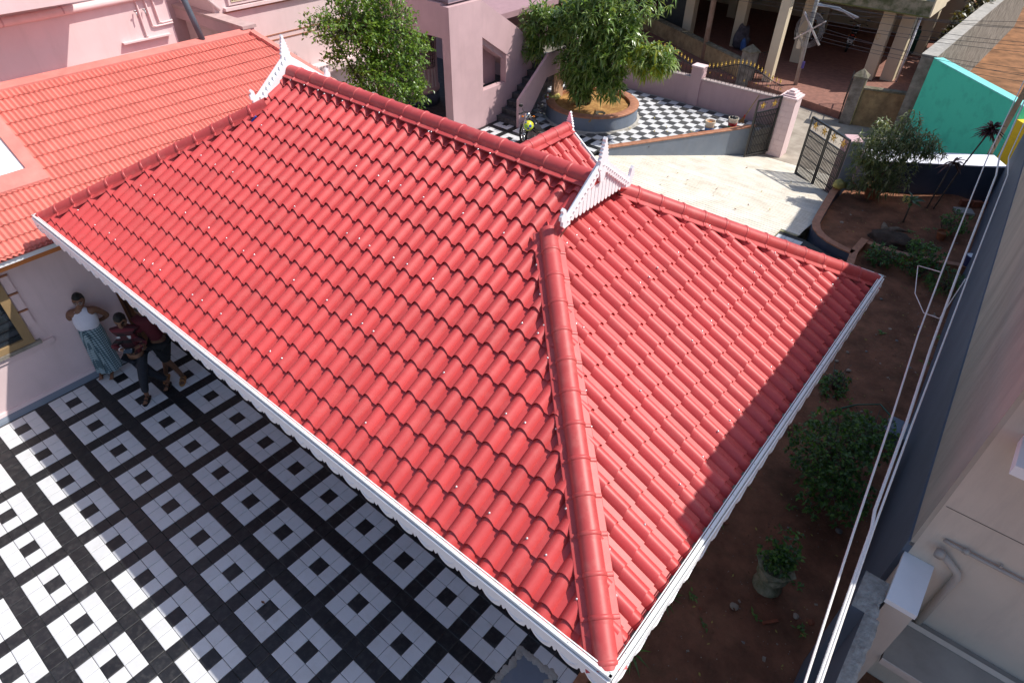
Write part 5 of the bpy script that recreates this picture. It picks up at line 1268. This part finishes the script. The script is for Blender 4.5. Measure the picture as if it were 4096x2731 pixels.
for d, r_, m in (((.3, -.4, .9), .32, ylw), ((.9, -.5, .3), .3, blu), ((.2, -1, .2), .34, gre), ((.9, .4, .6), .3, ylw), ((.6, -.8, -.2), .25, blu), ((-.2, -.6, .8), .22, blu)): patch(HC, d, r_, m)
b = MB(); b.smooth = True; b.tube([(-.10+.0, 12.70, .86), (.0, 12.745, .87), (.10, 12.70, .86)], .05, 8); b.build('visor', black, hm)
# ---- stones, bricks, debris on the soil ----
def stone_mesh(seed, sq=False):
    random.seed(seed); b = MB()
    if sq: b.box((0, 0, 0), (1, .6, .35))
    else: b.sphere((0, 0, 0), (1, .8, .5), 8, 5)
    for v in b.v: v *= 1+.22*noise.noise(v*2+Vector((seed, 0, 0)))
    return b
stm = [mat('pale_stone', (.34, .28, .22), rough=.9, var=.25), mat('brick_red', (.26, .085, .045), rough=.9, var=.2), mat('grey_stone', (.20, .185, .17), rough=.9, var=.25)]
sm_ = [[stone_mesh(i, i % 2 == 0).mesh('stone', m) for i in range(3)] for m in stm]
random.seed(77)
lab = ['pale stone chip lying on the shaded red soil', 'broken piece of red brick lying on the shaded red soil', 'grey stone chip lying on the shaded red soil']
for k in range(95):
    y = random.uniform(1.5, 13.3); x = random.uniform(9.35, 11.0)
    if k > 75: y = random.uniform(14.3, 17); x = random.uniform(7.8, 10.4)
    m = random.choice((0, 0, 1, 2)); s_ = random.uniform(.018, .05)*(1.4 if k % 9 == 0 else 1)
    o = link('stone', random.choice(sm_[m]), None, Matrix.Translation((x, y, -.095)) @ Matrix.Rotation(random.uniform(0, 6.3), 4, 'Z') @ Matrix.Scale(s_, 4))
    tag(o, lab[m], 'stone', ['pale stone chips on the garden soil', 'brick bits on the garden soil', 'grey stone chips on the garden soil'][m])
b = MB(); random.seed(78)
for k in range(1500):
    y = random.uniform(.5, 17); x = random.uniform(9.3, 11.05) if y < 13.2 else random.uniform(7.75, 10.5)
    s_ = random.uniform(.004, .012); b.cur = random.choice((0, 1, 2)); b.box((x, y, -.09+rx(.03)), (s_, s_*.8, s_*.6), rx(3))
stuff(tag(b.build('soil_grit', stm), 'fine grit and pebbles scattered over the red soil', 'grit'))
o = crumpled('tree_stump', (9.15, 14.75, -.05), (.55, .30, .18), mat('rotten_wood', (.09, .065, .05), rough=.95, c2=(.035, .026, .02), scale=7, bump=1, bscale=18), 'dark rotten stump with spreading roots in the garden bed', 'stump', 6)
for i, (a, c) in enumerate((((9.5, 14.8, .0), (10.0, 14.95, -.08)), ((8.9, 14.9, .05), (8.75, 15.5, -.05)), ((9.0, 14.95, .06), (9.3, 15.35, -.03)))):
    b = MB(); b.smooth = True; b.tube([a, Vector(a).lerp(Vector(c), .5)+Vector((rx(.05), rx(.05), .03)), c], [.09, .06, .02], 8); rt_ = b.build('root', mat('pale_root', (.20, .16, .12), rough=.95, var=.3), o); rt_.matrix_parent_inverse = Matrix.Identity(4)
tag(MB().box((10.12, 17.45, -.06), (.42, .30, .05), .45).build('paving_slab', concl), 'loose pale concrete slab lying on the soil near the wall', 'slab')
cn = thing('paint_can', 'blue paint can with a white lid standing on the brown kerb by the wall', 'can', (10.72, 14.45, .1))
b = MB(); b.smooth = True; b.lathe([(.12, 0), (.125, .01), (.125, .22), (.13, .225), (.13, .235), (.115, .235)], (10.72, 14.45, .10), 20, False); b.build('can_body', mat('blue_can', (.05, .06, .16), rough=.4), cn)
MB().lathe([(.118, .226), (0, .228)], (10.72, 14.45, .10), 20).build('can_lid', white, cn)
crumpled('kerb_sack', (7.37, 16.25, .22), (.16, .17, .12), mat('yellow_green_cloth', (.26, .23, .07), rough=.8, var=.3), 'crumpled yellow-green sack on the kerb by the gate', 'sack', 9)
b = MB(); b.smooth = True; b.tube([(10.8, 8.5, .12), (10.5, 8.9, .0), (10.2, 8.7, -.05), (9.9, 8.3, -.08)], .012, 6); tag(b.build('garden_hose', mat('green_hose', (.03, .14, .09), rough=.4)), 'thin green garden hose lying behind the big bush', 'hose')
random.seed(5)
for k in range(8):
    o = MB().box((0, 0, 0), (.22, .11, .07)).build('brick', stm[1]); o.location = (10.05+.24*(k % 4), 17.9+.12*(k % 4), -.06+.072*(k//4)); o.rotation_euler.z = .6+rx(.05); tag(o, 'red brick in the small dark stack at the foot of the end wall', 'brick', 'bricks stacked by the end wall')
o = MB().box((10.56, 4.18, -.085), (.20, .035, .03), .85).build('brick_strip', stm[1]); tag(o, 'thin strip of red brick in front of the stone urn', 'brick')
# fallen leaves
random.seed(15); dl = [mat('brown_dead_leaf', (.16, .07, .035), rough=.8), mat('yellow_dead_leaf', (.40, .32, .08), rough=.7)]
def deadleaf(x, y, z, m, s_, label, grp):
    b = MB(); leaf(b, (0, 0, .012), (1, 0, .15), s_, s_*.42, 0, -.15); me = b.mesh('fallen_leaf', m)
    tag(link('fallen_leaf', me, None, Matrix.Translation((x, y, z)) @ Matrix.Rotation(random.uniform(0, 6.3), 4, 'Z')), label, 'leaf', grp)
for x, y, m in ((4.9, -2.5, 1), (6.9, -1.0, 0), (7.15, -1.3, 0), (7.9, .1, 0), (5.6, .3, 0)): deadleaf(x, y, .004, dl[m], .09, ['small brown dead leaf on the shaded tiles', 'small yellowing leaf on the sunlit white tiles'][m], 'leaves on the courtyard')
for k in range(26): deadleaf(random.uniform(2.6, 6.6), random.uniform(12.5, 17.5), 0, dl[k % 2], .08, 'small dry leaf on the cream driveway', 'leaves on the driveway')
for o in [o for o in col.objects if o.get('group') == 'leaves on the driveway']: o.location.z = zr(o.location.y)+.004
for k in range(22): deadleaf(random.uniform(.9, 3.0), random.uniform(15.2, 18.5), .004, dl[1], .09, 'small fallen mango leaf on the checkered patio', 'leaves on the patio')
b = MB(); random.seed(16)
for k in range(420):
    y = random.uniform(1.5, 17); x = random.uniform(9.35, 10.95) if y < 13.2 else random.uniform(7.8, 10.4)
    s_ = random.uniform(.02, .06); q = rx(3.14); leaf(b, (x, y, -.078+rx(.012)), (math.cos(q), math.sin(q), rx(.15)), s_, s_*.45, random.choice((0, 0, 1)), rx(.1))
stuff(tag(b.build('leaf_litter', dl), 'dead leaf litter strewn over the shaded red soil', 'litter'))
# neighbour yard things
dr = thing('green_drum', 'dark green plastic drum under the stilt house near the columns', 'drum', (5.0, 33.6, -.6))
b = MB(); b.smooth = True; b.lathe([(.36, 0), (.40, .05), (.40, .55), (.42, .58), (.40, .62), (.40, .95), (.36, 1.0), (0, 1.0)], (5.0, 33.6, -.61), 20); b.build('drum_body', mat('green_plastic', (.012, .07, .045), rough=.45), dr)
ty = MB(); ty.smooth = True
ty.tube([(11.0+.32*math.cos(2*math.pi*k/20), 26.0+.32*math.sin(2*math.pi*k/20), -.9) for k in range(21)], .09, 8, False); tag(ty.build('discarded_wheel', rubber), 'old black tyre lying on the orange dirt yard', 'wheel')
crumpled('junk_heap', (-.9, 28.9, -.2), (.35, .3, .55), mat('mixed_cloth', (.16, .14, .16), rough=.8, c2=(.05, .04, .05), scale=5), 'heap of bundled rags and bags against a cream column', 'rags', 12)
crumpled('blue_bag', (-.62, 28.55, -.35), (.12, .1, .28), mat('blue_bag_plastic', (.06, .14, .38), rough=.4), 'blue and white plastic bag beside the rag heap', 'bag', 13)
yp = thing('yard_pot', 'terracotta pot in the dirt yard at the upper right', 'pot', (10.6, 28.2, -.9)); pot(yp, (10.6, 28.2, -.95), .3, .45)
# ---- people ----
skin1 = mat('brown_skin', (.20, .095, .055), rough=.55, var=.08, scale=10); skin2 = mat('dark_brown_skin', (.12, .055, .032), rough=.55, var=.08, scale=10)
hairm = mat('black_hair', (.010, .009, .008), rough=.55, bump=.4, bscale=120)
def skinobj(name, nodes, edges, m, parent, root, sub=2):
    names = list(nodes); me = bpy.data.meshes.new(name); me.from_pydata([nodes[k][0] for k in names], [(names.index(a), names.index(b_)) for a, b_ in edges], [])
    o = link(name, me, parent); o.modifiers.new('skin', 'SKIN'); sv = me.skin_vertices[0].data if me.skin_vertices else None
    if sv is None:
        bm = bmesh.new(); bm.from_mesh(me); bm.verts.layers.skin.verify(); bm.to_mesh(me); bm.free(); sv = me.skin_vertices[0].data
    for i, k in enumerate(names):
        r_ = nodes[k][1]; sv[i].radius = r_ if isinstance(r_, tuple) else (r_, r_); sv[i].use_root = (k == root)
    o.modifiers['skin'].use_smooth_shade = True; ss = o.modifiers.new('sub', 'SUBSURF'); ss.levels = sub; ss.render_levels = sub
    me.materials.append(m); return o
def head_parts(t, c, f, hair, glasses=False, tilt=.0, beard=False):
    """c head centre, f facing direction"""
    c = Vector(c); f = Vector(f).normalized(); s_ = f.cross(Vector((0, 0, 1))).normalized(); u = s_.cross(f)
    b = MB(); b.smooth = True; b.sphere((0, 0, 0), 1, 18, 12)
    P = []
    for v in b.v:
        k = 1+.05*noise.noise(v*5); p = Vector((v.x, v.y, v.z))
        front = v.x > .35 and v.z < .38
        sc = .80 if front else 1.03
        if v.z < -.15: sc = .78
        P.append(c+f*(p.x*.100*sc*k-.010)+s_*(p.y*.083*sc*k)+u*(p.z*.118*sc*k+.012))
    b.v = P; b.build('hair', hair, t)
    for sg in (-1, 1):
        e = MB(); e.smooth = True; e.sphere(c+f*.083+s_*sg*.033+u*.006, (.011, .011, .007), 8, 6); e.build('eye', mat('dark_eye', (.02, .015, .012), rough=.2), t)
        e = MB(); e.bar(c+f*.088+s_*sg*.018+u*.026, c+f*.080+s_*sg*.052+u*.026, .008, .006); e.build('eyebrow', hair, t)
    e = MB(); e.bar(c+f*.083-s_*.026-u*.058, c+f*.083+s_*.026-u*.058, .008, .010); e.build('mouth', mat('lip', (.12, .04, .03), rough=.5), t)
    if beard:
        e = MB(); e.smooth = True; e.sphere(c+f*.045-u*.085, (.055, .055, .045), 10, 8); e.build('beard', hair, t)
    if glasses:
        e = MB()
        for sg in (-1, 1): e.tube([c+f*.10+s_*(sg*.034+.026*math.cos(q))+u*(.004+.02*math.sin(q)) for q in [2*math.pi*k/12 for k in range(13)]], .003, 4, False)
        e.bar(c+f*.10-s_*.06+u*.006, c-s_*.08+u*.012, .004); e.bar(c+f*.10+s_*.06+u*.006, c+s_*.08+u*.012, .004); e.build('spectacles', steel, t)
def head_nodes(c, f):
    c = Vector(c); f = Vector(f).normalized(); s_ = f.cross(Vector((0, 0, 1))).normalized(); u = s_.cross(f)
    return {'chin': (c+f*.035-u*.085, (.050, .055)), 'face': (c+f*.012-u*.02, (.078, .088)), 'crown': (c-f*.005+u*.065, (.072, .082)), 'nose': (c+f*.105-u*.018, (.010, .012)),
            'earl': (c+s_*.088-u*.005, (.012, .02)), 'earr': (c-s_*.088-u*.005, (.012, .02))}
HE = [('neck', 'chin'), ('chin', 'face'), ('face', 'crown'), ('face', 'nose'), ('face', 'earl'), ('face', 'earr')]
def hand_nodes(pref, wrist, d, n_, r_=.0085, curl=.5):
    """palm and five fingers; d hand direction, n_ palm normal"""
    w_ = Vector(wrist); d = Vector(d).normalized(); n_ = Vector(n_).normalized(); s_ = d.cross(n_).normalized(); N = {pref+'palm': (w_+d*.05, (.034, .016))}; E_ = []
    for i, (o, L_) in enumerate(((-.03, .062), (-.010, .075), (.010, .07), (.028, .055))):
        b0 = w_+d*.085+s_*o; k1 = b0+(d+n_*curl).normalized()*L_*.55; k2 = k1+(d*.3+n_*(curl+.6)).normalized()*L_*.5
        N[pref+'k%d' % i] = (b0, r_*1.1); N[pref+'m%d' % i] = (k1, r_); N[pref+'t%d' % i] = (k2, r_*.8); E_ += [(pref+'palm', pref+'k%d' % i), (pref+'k%d' % i, pref+'m%d' % i), (pref+'m%d' % i, pref+'t%d' % i)]
    t1 = w_+d*.035-s_*.040; t2 = t1+(d*.8-s_*.4+n_*.5).normalized()*.05
    N[pref+'th1'] = (t1, r_*1.3); N[pref+'th2'] = (t2, r_); E_ += [(pref+'palm', pref+'th1'), (pref+'th1', pref+'th2')]
    return N, E_
def foot(t, c, d, m, strap=None, flip=None):
    c = Vector(c); d = Vector(d).normalized(); s_ = Vector((-d.y, d.x, 0))
    sole = [(-.11, -.035), (-.08, -.045), (.05, -.05), (.11, -.045), (.145, -.01), (.13, .03), (.05, .05), (-.08, .045), (-.11, .035)]
    MB().prism(sole, c+Vector((0, 0, .002)), d, s_, (0, 0, 1), .02).build('sandal_sole', flip or black, t, fix=True)
    if strap:
        b = MB()
        for k in (-.02, .06): b.tube([c+d*k+s_*.05+Vector((0, 0, .02)), c+d*k+s_*.02+Vector((0, 0, .072)), c+d*k-s_*.02+Vector((0, 0, .072)), c+d*k-s_*.05+Vector((0, 0, .02))], .009, 5)
        b.build('sandal_strap', strap, t)
def foot_nodes(pref, c, d):
    c = Vector(c); d = Vector(d).normalized(); s_ = Vector((-d.y, d.x, 0))
    N = {pref+'ank': (c-d*.06+Vector((0, 0, .09)), .036), pref+'heel': (c-d*.075+Vector((0, 0, .05)), .032), pref+'ball': (c+d*.07+Vector((0, 0, .042)), (.042, .022))}
    E_ = [(pref+'ank', pref+'heel'), (pref+'heel', pref+'ball')]
    for i in range(5):
        N[pref+'toe%d' % i] = (c+d*(.125-.007*abs(i-1))+s_*(-.034+.017*i)+Vector((0, 0, .032)), .009 if i else .012); E_.append((pref+'ball', pref+'toe%d' % i))
    return N, E_
# man in white vest and checked lungi, hands behind his back
p1 = thing('person', 'man in a white vest and blue checked lungi leaning on the pink wall', 'person', (.02, 1.0, 0), 'people by the house door')
f = Vector((.86, -.50, 0)); s_ = f.cross(Vector((0, 0, 1))).normalized(); c0 = Vector((-.01, 1.06, 0))   # s_ = his left-right axis
hc = Vector((.03, 1.09, 1.50))
def at(fr, sd, z, c=None): return (c0 if c is None else c)+f*fr+s_*sd+Vector((0, 0, z))
N = {'pelvis': (at(.02, 0, .88), (.15, .11)), 'belly': (at(.03, 0, 1.02), (.145, .115)), 'chest': (at(.0, 0, 1.20), (.155, .11)), 'neckb': (at(-.01, 0, 1.32), (.085, .07)), 'neck': (at(.0, .0, 1.385), .05)}
for sg, nm in ((-1, 'l'), (1, 'r')):
    N.update({nm+'sh': (at(-.01, sg*.175, 1.285), .062), nm+'el': (at(-.13, sg*.285, 1.04), .042), nm+'fa': (at(-.155, sg*.17, .96), .034), nm+'wr': (at(-.14, sg*.05, .95), .028),
              nm+'hip': (at(.02, sg*.085, .80), .085), nm+'kn': (at(.06, sg*.085, .46), .058)})
E_ = [('pelvis', 'belly'), ('belly', 'chest'), ('chest', 'neckb'), ('neckb', 'neck')]+HE
N.update(head_nodes(hc, f+Vector((0, 0, -.1))))
for nm, fc in (('l', (.0, .88, 0)), ('r', (.13, 1.0, 0))):
    fn, fe = foot_nodes(nm, Vector(fc)+f*.03, f); N.update(fn); E_ += fe+[('chest', nm+'sh'), (nm+'sh', nm+'el'), (nm+'el', nm+'fa'), (nm+'fa', nm+'wr'), ('pelvis', nm+'hip'), (nm+'hip', nm+'kn'), (nm+'kn', nm+'ank')]
for nm, sg in (('l', -1), ('r', 1)):
    hn, he = hand_nodes(nm+'h', N[nm+'wr'][0], s_*-sg, f*-1, curl=.4); N.update(hn); E_ += he+[(nm+'wr', nm+'hpalm')]
skinobj('body', N, E_, skin1, p1, 'pelvis')
head_parts(p1, hc, f+Vector((0, 0, -.1)), hairm, True)
vest = mat('white_vest_cloth', (.66, .65, .72), rough=.85, var=.05)
V = {'pel': (at(.025, 0, .93), (.185, .150)), 'bel': (at(.035, 0, 1.05), (.185, .152)), 'che': (at(.008, 0, 1.20), (.185, .150)), 'ls': (at(.0, -.105, 1.325), (.045, .085)), 'rs': (at(.0, .105, 1.325), (.045, .085))}
skinobj('vest', V, [('pel', 'bel'), ('bel', 'che'), ('che', 'ls'), ('che', 'rs')], vest, p1, 'pel')
def loft(rings, n=40, folds=0.0, seed=1, ph=11):
    b = MB(); b.smooth = True; P = []; F = []
    for j, (c, rx_, ry_) in enumerate(rings):
        for k in range(n):
            q = 2*math.pi*k/n; t_ = j/(len(rings)-1); w_ = 1+folds*t_*(math.sin(ph*q+seed)+.6*math.sin((ph+6)*q+2*seed))
            P.append(Vector(c)+s_*(rx_*w_*math.cos(q))+f*(ry_*w_*math.sin(q)))
    for j in range(len(rings)-1):
        for k in range(n): F.append((j*n+k, (j+1)*n+k, (j+1)*n+(k+1) % n, j*n+(k+1) % n))
    F.append(tuple(range(n))); return b.add(P, F)
def plaid(name, ca, cb, cc, fz, fy):
    m = bpy.data.materials.new(name); m.use_nodes = True; n = m.node_tree.nodes; l = m.node_tree.links; b = n['Principled BSDF']; b.inputs['Roughness'].default_value = .85
    g = n.new('ShaderNodeNewGeometry'); sp = n.new('ShaderNodeSeparateXYZ'); l.new(g.outputs['Position'], sp.inputs[0])
    def band(sock, fr, add=None):
        a = n.new('ShaderNodeMath'); a.operation = 'MULTIPLY'; a.inputs[1].default_value = fr; l.new(sock, a.inputs[0]); s2 = n.new('ShaderNodeMath'); s2.operation = 'SINE'; l.new(a.outputs[0], s2.inputs[0])
        s3 = n.new('ShaderNodeMath'); s3.operation = 'GREATER_THAN'; s3.inputs[1].default_value = -.2; l.new(s2.outputs[0], s3.inputs[0]); return s3.outputs[0]
    yx = n.new('ShaderNodeMath'); yx.operation = 'SUBTRACT'; l.new(sp.outputs[1], yx.inputs[0]); l.new(sp.outputs[0], yx.inputs[1])
    a = n.new('ShaderNodeMath'); a.operation = 'ADD'; l.new(band(sp.outputs[2], fz), a.inputs[0]); l.new(band(yx.outputs[0], fy), a.inputs[1])
    h = n.new('ShaderNodeMath'); h.operation = 'MULTIPLY'; h.inputs[1].default_value = .5; l.new(a.outputs[0], h.inputs[0])
    r_ = n.new('ShaderNodeValToRGB'); r_.color_ramp.interpolation = 'CONSTANT'; l.new(h.outputs[0], r_.inputs[0]); e = r_.color_ramp.elements; e[0].color = (*ca, 1); e[1].position = .4; e[1].color = (*cb, 1); x = e.new(.9); x.color = (*cc, 1)
    l.new(r_.outputs[0], b.inputs['Base Color']); return m
lung = plaid('blue_check_cloth', (.025, .05, .065), (.10, .17, .20), (.32, .40, .43), 150, 165)
rings = [(at(.03, 0, 1.02), .158, .128), (at(.03, 0, .96), .170, .140), (at(.035, 0, .80), .185, .155), (at(.05, .0, .58), .185, .160), (at(.06, 0, .35), .190, .165), (at(.07, 0, .13), .200, .170)]
loft(rings, 56, .05, 2).build('lungi', lung, p1)
b = MB(); b.smooth = True; b.tube([at(.165, .05, 1.0), at(.185, .03, .85), at(.20, .02, .5), at(.215, .03, .18)], [.03, .03, .028, .02], 8); b.build('lungi_fold', lung, p1)
# two men looking at the drone controller
def dressed(base, hc, f_, sh, feet, arms, skin_, top, bottom, label, hair, short=False, beard=False, grp='people by the house door', sandal=None, flip=None, hands=True):
    global c0, f, s_
    t = thing('person', label, 'person', base, grp); f = Vector(f_).normalized(); s_ = f.cross(Vector((0, 0, 1))).normalized(); c0 = Vector((sh[0], sh[1], 0)); zs = sh[2]; hipc = Vector((base[0], base[1], zs-.50))
    ch = Vector((sh[0], sh[1], zs-.08))
    mid = ch.lerp(hipc, .55)
    N = {'pelvis': (hipc, (.10, .08)), 'belly': (mid, (.085, .07)), 'chest': (ch, (.085, .065)), 'neckb': (Vector(sh)+Vector((0, 0, .03)), (.075, .065)), 'neck': (Vector(sh).lerp(Vector(hc), .5), .048)}
    E_ = [('pelvis', 'belly'), ('belly', 'chest'), ('chest', 'neckb'), ('neckb', 'neck')]+HE
    fd = f+Vector((0, 0, -.55)); N.update(head_nodes(hc, fd)); S = {'pel': (hipc+Vector((0, 0, .02 if short else -.04)), (.158, .128)), 'bel': (mid, (.150, .122)), 'che': (ch-Vector((0, 0, .06)), (.165, .130)), 'up': (Vector(sh)-Vector((0, 0, .03)), (.13, .10)), 'nk': (Vector(sh)+Vector((0, 0, .04)), (.075, .07))}; SE = [('pel', 'bel'), ('bel', 'che'), ('che', 'up'), ('up', 'nk')]
    B = {'pel': (hipc+Vector((0, 0, .02)), (.142, .112))}; BE = []
    for nm, sg, (el, wr), fc in (('l', -1, arms[0], feet[0]), ('r', 1, arms[1], feet[1])):
        shp = Vector(sh)+s_*sg*.165-Vector((0, 0, .025)); fn, fe = foot_nodes(nm, Vector(fc), f); N.update(fn); E_ += fe
        hip = hipc+s_*sg*.08-Vector((0, 0, .06)); ank = N[nm+'ank'][0]; kn = hip.lerp(ank, .5)+f*.06
        N.update({nm+'sh': (shp, .045), nm+'el': (Vector(el), .040), nm+'wr': (Vector(wr), .028), nm+'hip': (hip, .08), nm+'kn': (kn, .055), nm+'calf': (kn.lerp(ank, .35)-f*.015, .048)})
        E_ += [('chest', nm+'sh'), (nm+'sh', nm+'el'), (nm+'el', nm+'wr'), ('pelvis', nm+'hip'), (nm+'hip', nm+'kn'), (nm+'kn', nm+'calf'), (nm+'calf', nm+'ank')]
        S.update({nm+'s': (shp, (.072, .068)), nm+'e': (Vector(el), .054), nm+'w': (Vector(el).lerp(Vector(wr), .12 if short else .7), .045)}); SE += [('up', nm+'s'), (nm+'s', nm+'e'), (nm+'e', nm+'w')]
        B.update({nm+'h': (hip, .098), nm+'k': (kn, .088 if short else .074)}); BE += [('pel', nm+'h'), (nm+'h', nm+'k')]
        if not short: B.update({nm+'a': (ank+Vector((0, 0, .03)), .055)}); BE += [(nm+'k', nm+'a')]
        if hands:
            d = (Vector(wr)-Vector(el)).normalized(); hn, he = hand_nodes(nm+'h', wr, d, -s_*sg, curl=.7); N.update(hn); E_ += he+[(nm+'wr', nm+'hpalm')]
        foot(t, fc, f, skin_, sandal, flip)
    skinobj('body', N, E_, skin_, t, 'pelvis'); skinobj('shirt', S, SE, top, t, 'pel'); skinobj('shorts' if short else 'trousers', B, BE, bottom, t, 'pel')
    head_parts(t, hc, fd, hair, False, 0, beard); return t
shirt2 = plaid('dark_red_check_cloth', (.012, .008, .010), (.055, .010, .014), (.13, .015, .022), 45, 48)
jean = mat('dark_jean_cloth', (.018, .020, .028), rough=.85, var=.2)
t2 = dressed((.93, 1.28, 0), (.93, 1.30, 1.44), (.75, -.66, 0), (.90, 1.31, 1.28), ((1.17, 1.08, 0), (1.12, 1.46, 0)), (((.84, 1.06, 1.0), (1.05, 1.13, 1.0)), ((1.12, 1.45, 1.0), (1.14, 1.27, 1.0))), skin1, shirt2, jean, 'man in a dark red check shirt and black jeans holding a drone controller', hairm, sandal=black)
lbl = mat('white_print', (.6, .6, .6), rough=.7)
b = MB()
for k in range(3): b.box(at(.125, -.075, 1.185-.02*k), (.012, .055-.012*k, .012), math.atan2(f.y, f.x))
for k in range(2): b.box(at(.13, .08, 1.19-.02*k), (.012, .05, .010), math.atan2(f.y, f.x))
b.build('shirt_print', lbl, t2)
b = MB(); b.smooth = True; b.tube([Vector((1.0, 1.115, 1.0))+Vector((0, .033*math.cos(q), .033*math.sin(q))) for q in [2*math.pi*k/12 for k in range(13)]], .006, 5, False); b.build('wristband', white, t2)
dc = thing('drone_controller', 'small dark drone controller held by the man in the check shirt', 'controller', (1.15, 1.17, 1.0))
M = Matrix.Translation((1.155, 1.17, 1.02)) @ Matrix.Rotation(R(-41), 4, 'Z') @ Matrix.Rotation(R(25), 4, 'Y')
b = MB(M); b.box((0, 0, 0), (.09, .16, .035)); bevel(b.build('controller_body', black, dc), .012, 3)
for sg in (-1, 1):
    b = MB(M); b.lathe([(.006, 0), (.006, .02), (.010, .022), (0, .026)], (-.01, sg*.05, .018), 8); b.build('stick', steel, dc)
    b = MB(M); b.bar((.045, sg*.05, .01), (.10, sg*.055, .05), .016, .008); b.build('antenna', black, dc)
b = MB(M); b.box((.02, 0, .03), (.07, .13, .010)); b.build('phone', glass, dc)
shirt3 = mat('maroon_shirt_cloth', (.085, .008, .014), rough=.85, var=.15)
t3 = dressed((1.02, 1.66, 0), (1.03, 1.60, 1.52), (.82, -.57, 0), (1.0, 1.63, 1.36), ((.92, 1.55, 0), (1.18, 1.70, 0)), (((.95, 1.42, 1.12), (1.12, 1.40, 1.02)), ((1.16, 1.80, 1.10), (1.14, 1.84, .90))), skin2, shirt3, mat('black_shorts_cloth', (.010, .010, .012), rough=.9), 'bearded man in a maroon shirt and black shorts under the gutter edge', hairm, True, True, flip=mat('tan_flipflop', (.35, .17, .06), rough=.7), sandal=MATS['tan_flipflop'] if 'tan_flipflop' in MATS else black)
